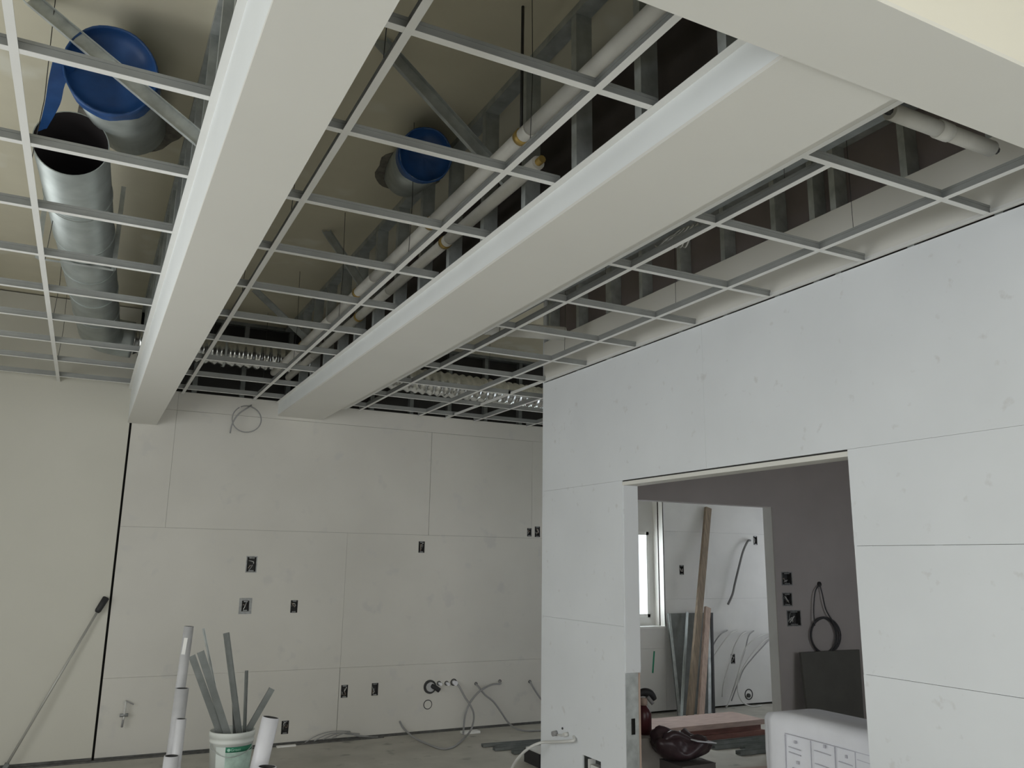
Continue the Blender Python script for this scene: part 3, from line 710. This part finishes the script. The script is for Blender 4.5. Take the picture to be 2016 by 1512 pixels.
# little valve on the left board
p = ay(247, 1381, BACK)
t = thing('wall_valve', p, 'small brass valve and pipe low on the back wall at the left', 'valve')
MB().tube(smooth([p + R((0, 0.0, 0)), p + R((0, -0.04, 0.0)), p + R((0, -0.045, -0.06)), p + R((-0.004, -0.045, -0.13))], 4), 0.009, 8).build('pipe', 'wire_white', t)
q = ay(244, 1408, BACK - 0.045)
MB().tube([q + R((-0.03, 0, 0)), q + R((0.03, 0, 0))], 0.013, 10).build('valve_body', 'box_steel', t)
MB().tube([q, q + R((-0.006, 0, -0.09))], 0.008, 8).build('outlet', 'wire_grey', t)
MB().tube([p + R((0, -0.04, 0.01)), p + R((0.06, -0.045, -0.02))], 0.005, 6).build('handle', 'wire_grey', t)

# leaning pole
p0 = az(14, 1488, 0.01); p0 = R((p0.x, BACK - 0.075, 0.012)); p0 = ay(9, 1498, BACK - 0.10); p0.z = 0.012
p1 = ay(193, 1202, BACK - 0.052); p2 = ay(209, 1177, BACK - 0.046)
t = thing('leaning_pole', p0, 'thin pole with black grip leaning on the cream wall', 'pole')
MB().tube([p0, p1], 0.0095, 10).build('shaft', 'pole_metal', t)
MB().tube([p1 - (p2 - p1) * 0.15, p1, p2, p2 + (p2 - p1) * 0.06], [0.016, 0.024, 0.026, 0.015], 12).build('grip', 'black_rubber', t)
MB().bar(p0 + R((0, 0, 0.0)), p0 + (p1 - p0).normalized() * 0.05, 0.03, 0.03).build('foot', 'galvanised_dark', t)

# ------------------------------------------------------------------ bucket with metal offcuts
bc = az(459, 1437, 0.375); BX, BY = bc.x, bc.y + 0.02
t = thing('plastic_bucket', (BX, BY, 0), 'white plastic bucket with green label holding metal offcuts', 'bucket')
MB().lathe([(0.0, 0.004), (0.125, 0.004), (0.13, 0.0), (0.147, 0.30), (0.152, 0.302), (0.152, 0.312), (0.149, 0.314), (0.151, 0.335), (0.155, 0.337), (0.156, 0.37), (0.152, 0.375), (0.147, 0.37), (0.143, 0.30), (0.127, 0.012), (0.0, 0.012)], (BX, BY, 0), 48).build('bucket_shell', 'bucket_plastic', t)
toC = math.atan2(-BY, -BX)
def band(a0, a1, z0, z1, off, m, nm, par=None):
    s = MB(); n = 20
    for i in range(n + 1):
        g = a0 + (a1 - a0) * i / n
        for z, ex in ((z0, off), (z1, off), (z1, -0.001), (z0, -0.001)):
            rr = 0.13 + 0.017 * z / 0.30 + ex; s.v.append((BX + rr * math.cos(g), BY + rr * math.sin(g), z))
    for i in range(n):
        for k in range(4):
            j = (k + 1) % 4; s.face([i * 4 + k, (i + 1) * 4 + k, (i + 1) * 4 + j, i * 4 + j], 0, k == 0)
    return s.build(nm, m, par or t)
LS = band(toC - 0.75, toC + 1.25, 0.03, 0.285, 0.0012, 'label_white', 'label_sheet')
band(toC - 0.25, toC + 1.25, 0.25, 0.285, 0.002, 'label_green', 'label_band', LS)
band(toC - 0.25, toC + 1.25, 0.06, 0.247, 0.0018, 'label_pale', 'label_field', LS)
# maker's mark and lettering on the green band
fc = bpy.data.curves.new('lettering', 'FONT'); fc.body = 'Green'; fc.size = 0.026; fc.extrude = 0.0
fo = bpy.data.objects.new('lettering', fc); C.objects.link(fo)
dg = bpy.context.evaluated_depsgraph_get(); tm = fo.evaluated_get(dg).to_mesh()
lv = [(v.co.x, v.co.y) for v in tm.vertices]; lf = [tuple(p.vertices) for p in tm.polygons]
bpy.data.objects.remove(fo); s = MB()
for (u_, w_) in lv:
    g = toC - 0.01 + u_ / 0.145; rr = 0.13 + 0.017 * (0.26 + w_) / 0.3 + 0.0032
    s.v.append((BX + rr * math.cos(g), BY + rr * math.sin(g), 0.259 + w_))
for f_ in lf: s.face(list(f_))
s.build('lettering', 'label_letter', LS)
s = MB(); n = 16
for i in range(n + 1):
    g2_ = 2 * math.pi * i / n; u_ = math.cos(g2_) * 0.0105 if i < n else 0; w_ = math.sin(g2_) * 0.0105 if i < n else 0
    g = toC - 0.10 + u_ / 0.145; rr = 0.13 + 0.017 * (0.267 + w_) / 0.3 + 0.0032
    s.v.append((BX + rr * math.cos(g), BY + rr * math.sin(g), 0.267 + w_))
for i in range(n): s.face([i, (i + 1) % n, n])
s.build('logo_disc', 'label_letter', LS)
hd = [R((BX + 0.156 * math.cos(toC - 1.15), BY + 0.156 * math.sin(toC - 1.15), 0.30))]
for k in range(1, 9):
    g = toC - 1.15 + k * 2.3 / 9; hd.append(R((BX + 0.168 * math.cos(g), BY + 0.168 * math.sin(g), 0.30 - 0.075 * math.sin(math.pi * k / 9))))
hd.append(R((BX + 0.156 * math.cos(toC + 1.15), BY + 0.156 * math.sin(toC + 1.15), 0.30)))
MB().tube(smooth(hd, 3), 0.0025, 6).build('bail_handle', 'galvanised', t)
offs = [((378, 1291), (432, 1440), 0.045, 0.0, 'leftmost grey metal channel leaning in the bucket'),
        ((395, 1283), (446, 1440), 0.048, -0.03, 'broad grey metal channel second from the left in the bucket'),
        ((400, 1237), (440, 1440), 0.016, 0.05, 'thin bright metal strip rising from the bucket'),
        ((445, 1246), (470, 1440), 0.042, -0.01, 'tall grey metal channel in the middle of the bucket'),
        ((462, 1372), (464, 1440), 0.040, 0.05, 'short metal channel behind the tall one in the bucket'),
        ((485, 1320), (481, 1440), 0.022, 0.0, 'narrow upright metal strip in the bucket'),
        ((536, 1356), (488, 1440), 0.042, 0.02, 'stubby metal channel tilting right out of the bucket')]
for (a, b2, w, dy, lab) in offs:
    pa = ay(a[0], a[1], BY + dy * 1.3); pb = ay(b2[0], b2[1], BY + dy)
    dr_ = (pb - pa).normalized(); pe = pb.copy()
    # carry the piece on into the bucket until it meets the bottom or the wall
    for _ in range(60):
        nx = pe + dr_ * 0.006
        if nx.z < 0.02 or math.hypot(nx.x - BX, nx.y - BY) > 0.095: break
        pe = nx
    o = MB().channel(pe, pa, w, 0.02, 0.0025, up=(0, -1, 0.0), flip=-1 if a[0] in (378, 395, 536) else 1).build('metal_offcut', 'galvanised' if w < 0.02 else 'galvanised_dark', None, pe)
    tag(o, lab, 'metal offcut', 'metal offcuts standing in the bucket')

# tubes standing left of the bucket
def std_tube(name, label, top, w, y, m, grp, lean=0.0, z0=0.0, zm=None):
    p = ay(top[0], top[1], y); pb = R((p.x + lean, y, z0))
    t = MB().pipe(pb, p, w / 2, w / 2 - 0.006, 28).build(name, [m, 'box_inside'], None, pb)
    return tag(t, label, 'pipe', grp)
std_tube('plastic_pipe', 'tallest grey plastic pipe standing left of the bucket', (372, 1233), 0.060, 5.80, 'pvc_grey', 'pipes standing by the bucket', -0.05)
tp = [o for o in C.objects if o.name == 'plastic_pipe'][0]
q = ay(366, 1272, 5.768); MB().bar(q + R((-0.004, 0, 0.05)), q + R((-0.012, 0, -0.05)), 0.022, 0.003, up=(0, 1, 0)).build('sticker', 'white_trim', tp)
std_tube('plastic_pipe', 'thicker grey pipe standing in front of the tallest one', (359, 1355), 0.078, 5.72, 'pvc_grey', 'pipes standing by the bucket', -0.03)
std_tube('plastic_pipe', 'third shorter pale pipe in the leaning row', (357, 1415), 0.060, 5.62, 'pvc_mid', 'pipes standing by the bucket', -0.02)
std_tube('plastic_pipe', 'shortest pipe at the lower end of the row', (338, 1488), 0.085, 5.54, 'pvc_mid', 'pipes standing by the bucket', -0.02)
std_tube('plastic_pipe', 'thick white pipe standing right of the bucket', (533, 1412), 0.108, 5.75, 'pvc_white', 'pipes standing by the bucket', -0.10)
std_tube('plastic_pipe', 'low white pipe end below the thick one', (526, 1509), 0.112, 5.5, 'pvc_white', 'pipes standing by the bucket', -0.02)

# offcuts and scraps on the floor by the corner
for k in range(7):
    yy = 6.86 - 0.085 * k; x0 = 3.25 + (0.0, 0.09, 0.03, 0.16, 0.12, 0.26, 0.2)[k]; zz = 0.004 + 0.0 * k
    p0 = R((x0, yy, zz)); p1 = R((x0 + 1.5, yy - 0.10 + 0.03 * (k % 3), zz))
    o = MB().channel(p0, p1, 0.05, 0.022, up=(0, 0, 1), flip=1 if k % 2 else 1).build('floor_channel', 'galvanised_dark', None, p0)
    tag(o, ORD[k] + ' grey metal channel from the back wall in the bundle on the floor', 'metal channel', 'metal channels lying on the floor')
p = az(922, 1443, 0.0)
o = MB().box((p.x - 0.07, p.y - 0.05, 0.0), (p.x + 0.1, p.y + 0.03, 0.02)).build('board_scrap', 'white_trim', None, p); tag(o, 'small white board scrap on the floor below the cables', 'scrap')
p = az(558, 1470, 0.0)
o = MB().box((p.x - 0.06, p.y - 0.03, 0.0), (p.x + 0.10, p.y + 0.01, 0.012)).build('board_scrap', 'white_trim', None, p); tag(o, 'thin white board scrap by the foot of the wall near the pipe', 'scrap')
p = az(1068, 1512, 0.0)
t = thing('tool_case', p, 'dark case on the floor behind the wall corner', 'case')
MB().box((p.x - 0.03, p.y, 0.0), (p.x + 0.4, p.y + 0.25, 0.10)).build('case_body', 'black_rubber', t)
MB().box((p.x - 0.02, p.y + 0.01, 0.10), (p.x + 0.39, p.y + 0.24, 0.112)).build('case_lid', 'wire_white', t)

# ------------------------------------------------------------------ fittings low on the right hand wall
rx = lambda px, py, dx=0.01: ax(px, py, RIGHT - dx)
t = thing('pipe_outlet', rx(1098, 1442, 0), 'small pipe stubs breaking through the end of the right wall', 'pipe stub')
q = rx(1096, 1443, 0); MB().tube([q, q + R((-0.035, 0, -0.004))], 0.018, 12).build('stub', 'wire_grey', t)
q = rx(1118, 1445, 0); MB().tube([q, q + R((-0.035, 0, -0.004))], 0.014, 12).build('stub', 'wire_white', t)
MB().tube(smooth([rx(1098, 1447), rx(1107, 1448, 0.03), rx(1118, 1447)], 4), 0.007, 7).build('link', 'wire_white', t)
q = rx(1108, 1434, 0); MB().tube([q, q + R((-0.006, 0, 0))], 0.008, 8).build('screw', 'box_inside', t)
pts = [rx(1130, 1450, 0.0), rx(1129, 1458, 0.03), rx(1110, 1460, 0.05), rx(1085, 1461, 0.06), rx(1066, 1462, 0.08), rx(1046, 1470, 0.14), rx(1028, 1484, 0.16), rx(1012, 1504, 0.16), rx(1000, 1530, 0.14), rx(996, 1570, 0.10)]
pts[-1].z = max(pts[-1].z, 0.02)
cable('white cable drooping out of the right wall past the corner', pts, 0.010, 'wire_white', 'cables from the right wall')
# large device opening with a metal box
p = sbx[0]
t = thing('wall_box', p, 'steel box in the opening low on the right wall, cut by the frame edge', 'electrical box')
MB().box((RIGHT + 0.06, p.y - 0.11, p.z - 0.08), (RIGHT + 0.065, p.y + 0.11, p.z + 0.115)).build('box_back', 'box_inside', t)
MB().box((RIGHT + 0.004, p.y + 0.045, p.z - 0.08), (RIGHT + 0.06, p.y + 0.05, p.z + 0.1)).build('divider', 'white_trim', t)
MB().box((RIGHT + 0.01, p.y - 0.09, p.z - 0.08), (RIGHT + 0.06, p.y + 0.03, p.z + 0.07)).build('device', 'wire_white', t)

# ------------------------------------------------------------------ plan drawings on a bench in the doorway
TZ = EYE - 0.75
bt = thing('work_bench', (3.6, 3.1, 0), 'narrow bench under the plan drawings in the doorway', 'bench')
MB().box((3.365, 2.72, TZ - 0.06), (3.62, 3.44, TZ - 0.03)).build('bench_top', 'carton', bt)
for xx in (3.40, 3.585):
    for yy in (2.77, 3.39): MB().box((xx - 0.02, yy - 0.02, 0), (xx + 0.02, yy + 0.02, TZ - 0.06)).build('leg', 'timber', bt)
pl = thing('plan_drawings', (3.45, 3.1, TZ), 'pad of white building plans draped over the bench in the doorway', 'plans')
def sheet(y0, y1, xe, xb, z, drop, rr, th, nm, m='paper', wav=0.010):
    prof = [(xb, z)]
    prof += [(xe + rr, z)]
    for i in range(1, 9):
        g = math.pi / 2 * i / 8; prof.append((xe + rr - rr * math.sin(g), z - rr + rr * math.cos(g)))
    prof += [(xe - 0.004, z - drop * 0.5), (xe + 0.004, z - drop)]
    s = MB(); ny = 24; k = len(prof)
    for j in range(ny + 1):
        fy = j / ny; y = y0 + (y1 - y0) * fy
        crn = max(0, (fy - 0.86) / 0.14) ** 2            # far corner rounds off
        for layer in (0, 1):
            for i, (x, zz) in enumerate(prof):
                fi = i / (k - 1)
                s.v.append((x + layer * th * (fi > 0.3) + wav * math.sin(9 * fy + 2 * fi) * fi + crn * 0.03 * fi, y, zz - layer * th * (fi <= 0.85) - crn * 0.02 * (1 - fi)))
    for j in range(ny):
        for i in range(k - 1):
            a0 = j * 2 * k + i; b0 = (j + 1) * 2 * k + i
            s.face([a0, a0 + 1, b0 + 1, b0], 0, True); s.face([b0 + k, b0 + k + 1, a0 + k + 1, a0 + k], 0, True)
        for i in (0, k - 1):
            a0 = j * 2 * k + i; b0 = (j + 1) * 2 * k + i; s.face([a0, b0, b0 + k, a0 + k])
    for j in (0, ny):
        for i in range(k - 1):
            a0 = j * 2 * k + i; s.face([a0, a0 + 1, a0 + k + 1, a0 + k])
    return s.build(nm, m, pl)
XE = 3.325
TS = sheet(2.5, 3.52, XE, 3.60, TZ, 0.52, 0.06, 0.004, 'top_sheet')
sheet(2.5, 3.55, XE + 0.012, 3.61, TZ - 0.007, 0.40, 0.055, 0.004, 'under_sheet')
# printed lines on the hanging part
def ink(y0, z0, y1, z1, w=0.0025):
    MB().bar((XE - 0.0075, y0, TZ + z0), (XE - 0.0075, y1, TZ + z1), 0.006, w, up=(0, 0, 1) if abs(y1 - y0) > abs(z1 - z0) else (0, 1, 0)).build('printed_line', 'paper_ink', TS)
for y in (3.37, 3.20, 3.05, 2.93, 2.80): ink(y, -0.10, y + 0.004, -0.30)
for y0, y1, z in ((3.35, 3.27, -0.155), (3.35, 3.27, -0.18), (3.37, 2.80, -0.095), (3.18, 3.08, -0.14), (3.18, 3.10, -0.20), (3.03, 2.95, -0.16), (2.92, 2.83, -0.13), (2.91, 2.84, -0.24), (3.33, 3.28, -0.25)): ink(y0, z, y1, z - 0.004, 0.003)
for y, z in ((3.31, -0.125), (3.12, -0.11), (2.99, -0.13), (3.30, -0.22), (3.15, -0.24), (3.11, -0.24), (2.97, -0.26), (2.87, -0.2)): ink(y, z, y - 0.012, z, 0.014)

# ------------------------------------------------------------------ things in the room beyond
rb_ = lambda px, py, dy=0.02: ay(px, py, BACK - dy)
def leaning(name, label, bot, top, w, th, m, dyb, dyt=0.02, cat='board', grp=None):
    pb = rb_(bot[0], bot[1], dyb); pb.z = 0.004 + (th * 0.2); pt = rb_(top[0], top[1], dyt)
    o = MB().bar(pb, pt, w, th, up=(0, 1, 0)).build(name, m, None, pb); return tag(o, label, cat, grp)
leaning('timber_board', 'tall brown timber leaning on the white wall, reaching highest', (1358, 1412), (1394, 1000), 0.08, 0.035, 'timber', 0.34, 0.03, 'timber', 'timbers leaning in the far room')
leaning('timber_board', 'paler timber leaning just in front of the tall brown one', (1379, 1408), (1393, 1196), 0.072, 0.035, 'timber_pale', 0.38, 0.10, 'timber', 'timbers leaning in the far room')
leaning('metal_strip', 'bright metal strip leaning on the dark steel sheet', (1341, 1403), (1353, 1205), 0.035, 0.008, 'duct_steel', 0.34, 0.055, 'strip', 'strips leaning in the far room')
leaning('metal_strip', 'black strip leaning at the right edge of the timbers', (1405, 1398), (1401, 1207), 0.03, 0.012, 'black_rubber', 0.30, 0.05, 'strip', 'strips leaning in the far room')
leaning('metal_strip', 'grey strip leaning between pale timber and black strip', (1396, 1398), (1397, 1208), 0.04, 0.012, 'galvanised', 0.30, 0.04, 'strip', 'strips leaning in the far room')
pts = [rb_(1334, 1398, 0.22), rb_(1402, 1400, 0.22), rb_(1404, 1206, 0.02), rb_(1313, 1204, 0.02)]
pts[0].z = pts[1].z = 0.004; zt = pts[2].z; pts[3].z = zt
s = MB(); s.v = [tuple(p) for p in pts] + [tuple(p + R((0, 0.006, 0.0))) for p in pts]
for q in ((0, 1, 2, 3), (7, 6, 5, 4), (0, 4, 5, 1), (1, 5, 6, 2), (2, 6, 7, 3), (3, 7, 4, 0)): s.face(list(q))
t = thing('steel_sheet', pts[0], 'dark steel sheet leaning on the wall behind the timbers', 'sheet')
s.build('sheet', 'sheet_dark', t)
MB().bar(pts[0] + R((0.02, -0.012, 0)), pts[3] + R((0.02, -0.012, 0)), 0.035, 0.006, up=(0, 1, 0)).build('folded_edge', 'galvanised', t)
# grey leaning board on the inner wall
iy = lambda px, py, dy: ay(px, py, INNER - dy)
pts = [iy(1598, 1440, 0.20), iy(1704, 1460, 0.20), iy(1692, 1279, 0.075), iy(1576, 1272, 0.075)]
pts[0].z = pts[1].z = 0.006; pts[3].z = pts[2].z
s = MB(); s.v = [tuple(p) for p in pts] + [tuple(p + R((0.0, 0.022, 0.0))) for p in pts]
for q in ((0, 1, 2, 3), (7, 6, 5, 4), (0, 4, 5, 1), (1, 5, 6, 2), (2, 6, 7, 3), (3, 7, 4, 0)): s.face(list(q))
o = s.build('grey_board', 'slate_board', None, pts[0]); tag(o, 'large dark grey board leaning on the inner wall behind the plans', 'board')
# cable coil on the inner wall
cc = iy(1621, 1251, 0.016); rr = 0.155
t = thing('cable_coil', cc, 'coil of dark cable hanging on the dim inner wall', 'cable coil')
for k in range(4):
    pts = [cc + R((math.cos(g) * (rr + 0.008 * k) + 0.006 * k, -0.005 * k, math.sin(g) * (rr * 0.95 + 0.01 * math.sin(k)))) for g in [2 * math.pi * i / 28 for i in range(29)]]
    MB().tube(pts, 0.006, 6).build('cable_turn', 'wire_dark', t)
hp = iy(1612, 1150, 0.0)
MB().tube([hp, hp + R((0, -0.012, 0))], 0.022, 10).build('wall_plug', 'black_rubber', t)
MB().tube(smooth([hp + R((0, -0.01, 0)), iy(1605, 1165, 0.03), iy(1602, 1200, 0.03), iy(1604, 1232, 0.04)], 5), 0.006, 6).build('cable_lead', 'wire_dark', t)
MB().tube(smooth([hp + R((0, -0.01, 0)), iy(1619, 1170, 0.03), iy(1626, 1200, 0.03), iy(1640, 1225, 0.04), iy(1649, 1250, 0.04), iy(1645, 1270, 0.05)], 5), 0.006, 6).build('cable_lead', 'wire_dark', t)
# hanging cable on the white wall
cable('grey cable hanging down from the upper electrical box', [rb_(1477, 1064, 0.0), rb_(1472, 1066, 0.05), rb_(1463, 1085, 0.07), rb_(1455, 1115, 0.07), rb_(1447, 1148, 0.07), rb_(1442, 1170, 0.07), rb_(1433, 1190, 0.06)], 0.013, 'wire_mid', 'cables in the far room')
tails = [[(1432, 1241), (1420, 1248), (1408, 1263), (1399, 1282), (1394, 1300)], [(1452, 1241), (1440, 1246), (1426, 1262), (1410, 1285), (1396, 1306)],
         [(1470, 1243), (1458, 1252), (1446, 1272), (1438, 1300), (1425, 1345), (1422, 1372)], [(1484, 1242), (1474, 1252), (1468, 1275), (1460, 1300), (1452, 1330), (1436, 1380), (1428, 1405)],
         [(1518, 1246), (1494, 1254), (1472, 1270), (1462, 1290), (1455, 1320), (1444, 1360), (1430, 1400)], [(1518, 1252), (1498, 1268), (1475, 1295), (1458, 1325), (1452, 1355), (1460, 1380), (1480, 1404), (1500, 1405)],
         [(1518, 1256), (1500, 1275), (1482, 1295), (1464, 1318), (1453, 1345), (1440, 1380)]]
for k, tl in enumerate(tails):
    pts = [rb_(px, py, 0.0 if i == 0 else 0.08 + 0.02 * (k % 3)) for i, (px, py) in enumerate(tl)]
    for q in pts: q.z = max(q.z, 0.015)
    cable(ORD[k] + ' thin cable from the left in the spray on the white far wall', pts, 0.007, 'wire_white' if k % 3 else 'wire_grey', 'spray of thin cables in the far room', 5)
p = rb_(1474, 1367, 0.0)
t = thing('round_cutout', p, 'round hole with pipe end near the floor of the white wall', 'cutout')
MB().pipe(p + R((0, -0.004, 0)), p, 0.06, 0.05, 28, 0, 0).build('cut_ring', 'black_rubber', t)
MB().tube([p + R((-0.01, -0.02, -0.01)), p + R((-0.01, 0, -0.01))], 0.022, 14).build('pipe_end', 'box_inside', t)
# long joint line already built as board edge; wood and packages on the floor
p = az(1452, 1443, 0.0)
t = thing('plank_stack', p, 'low stack of reddish planks on the floor of the far room', 'planks')
for k in range(3):
    MB().box((4.55, 6.28 + 0.02 * (k == 1), 0.002 + 0.047 * k), (5.93 - 0.03 * (k == 1), 6.72, 0.046 + 0.047 * k)).build('plank', 'red_wood' if k < 2 else 'pink_wood', t)
o = MB().bar((4.1, 5.25, 0.03), (5.1, 5.05, 0.03), 0.16, 0.045).build('floor_plank', 'pink_wood', None, (4.1, 5.25, 0.0)); tag(o, 'pinkish plank lying flat on the floor nearer the doorway', 'plank')
for k in range(5):
    yy = 6.12 - 0.13 * k; x0 = 5.05 + (0.1, 0.0, 0.22, 0.05, 0.3)[k]
    p0 = R((x0, yy, 0.004)); p1 = R((x0 + 1.1, yy - 0.05 * (k % 2), 0.004))
    o = MB().channel(p0, p1, 0.065, 0.03).build('floor_channel', 'galvanised_dark', None, p0); tag(o, ORD[k] + ' dark metal channel counted from the far side, on the floor behind the plans', 'metal channel', 'metal channels on the floor beyond the doorway')
# cartons, canister and dark bag just inside the doorway
def carton(name, label, x0, x1, y0, y1, h, m='carton'):
    t = thing(name, ((x0 + x1) / 2, (y0 + y1) / 2, 0), label, 'box')
    MB().box((x0, y0, 0), (x1, y1, h - 0.004)).build('box_body', m, t)
    MB().box((x0 - 0.002, y0 - 0.002, h - 0.004), ((x0 + x1) / 2 - 0.003, y1 + 0.002, h)).build('flap', m, t)
    MB().box(((x0 + x1) / 2 + 0.003, y0 - 0.002, h - 0.004), (x1 + 0.002, y1 + 0.002, h)).build('flap', m, t)
CY = 5.12
q0 = ay(1256, 1447, CY); q1 = ay(1302, 1447, CY)
carton('carton_box', 'grey carton under the red canister just inside the doorway', q0.x - 0.1, q1.x, CY - 0.12, CY + 0.16, q0.z)
cb = ay(1268, 1446, CY + 0.02); ct = ay(1268, 1388, CY + 0.02); rr = 0.055
t = thing('red_canister', (cb.x, cb.y, q0.z), 'dark red canister with black curved top half hidden by the jamb', 'canister')
H = ct.z - q0.z
MB().lathe([(0, 0.0), (rr, 0.001), (rr, H * 0.72), (rr * 0.8, H * 0.86), (rr * 0.45, H * 0.97), (rr * 0.4, H), (0, H)], (cb.x, cb.y, q0.z), 28).build('canister_body', 'red_can', t)
hp0 = R((cb.x, cb.y, q0.z + H))
MB().tube([hp0, hp0 + R((0, 0, 0.05))], rr * 0.5, 16).build('neck', 'timber_pale', t)
MB().tube(smooth([hp0 + R((-0.04, 0, 0.075)), hp0 + R((0.0, 0, 0.088)), hp0 + R((0.055, -0.01, 0.075)), hp0 + R((0.085, -0.02, 0.035))], 5), [0.012 + 0.018 * math.sin(math.pi * (i + 2) / 19) for i in range(16)], 12).build('curved_top', 'black_rubber', t)
MB().tube([hp0 + R((0.02, -0.02, 0.06)), hp0 + R((0.06, -0.03, 0.01))], 0.014, 10).build('spout', 'wire_grey', t)
b0 = ay(1316, 1500, 4.9); b1 = ay(1374, 1500, 4.9)
carton('carton_box', 'dark carton under the crumpled bag', b0.x, b1.x + 0.03, 4.75, 5.05, b0.z, 'carton_dark')
t = thing('dark_bag', (b0.x, 4.9, b0.z), 'crumpled dark plastic bag heaped on a carton inside the doorway', 'bag')
s = MB(); nu, nv = 36, 20; bcx, bcz = (b0.x + b1.x) / 2 - 0.03, b0.z
for j in range(nv + 1):
    ph = math.pi * j / nv
    for i in range(nu):
        g = 2 * math.pi * i / nu
        lump = 1 + 0.12 * math.sin(3 * g + 2 * ph) + 0.10 * math.sin(5 * g - 3 * ph) + 0.05 * math.sin(11 * g + 7 * ph)
        x = math.sin(ph) * math.cos(g) * 0.23 * lump; y = math.sin(ph) * math.sin(g) * 0.13 * lump
        z = 0.082 * (1 - math.cos(ph)) * lump
        z += 0.07 * max(0, -x / 0.17) * (ph / math.pi)
        s.v.append((bcx + x, 4.9 + y, bcz + max(z, 0.001)))
for j in range(nv):
    for i in range(nu):
        k2 = (i + 1) % nu; s.face([j * nu + i, j * nu + k2, (j + 1) * nu + k2, (j + 1) * nu + i], 0, True)
s.build('bag_body', 'dark_bag', t)
MB().tube(smooth([(bcx - 0.15, 4.86, bcz + 0.10), (bcx - 0.16, 4.84, bcz + 0.16), (bcx - 0.10, 4.84, bcz + 0.185), (bcx - 0.02, 4.84, bcz + 0.16), (bcx + 0.06, 4.84, bcz + 0.12)], 4), 0.03, 10).build('bag_fold', 'dark_bag', t)
MB().bar((bcx + 0.03, 4.80, bcz + 0.15), (bcx + 0.20, 4.80, bcz + 0.125), 0.11, 0.006).build('paper_scrap', 'paper', t)
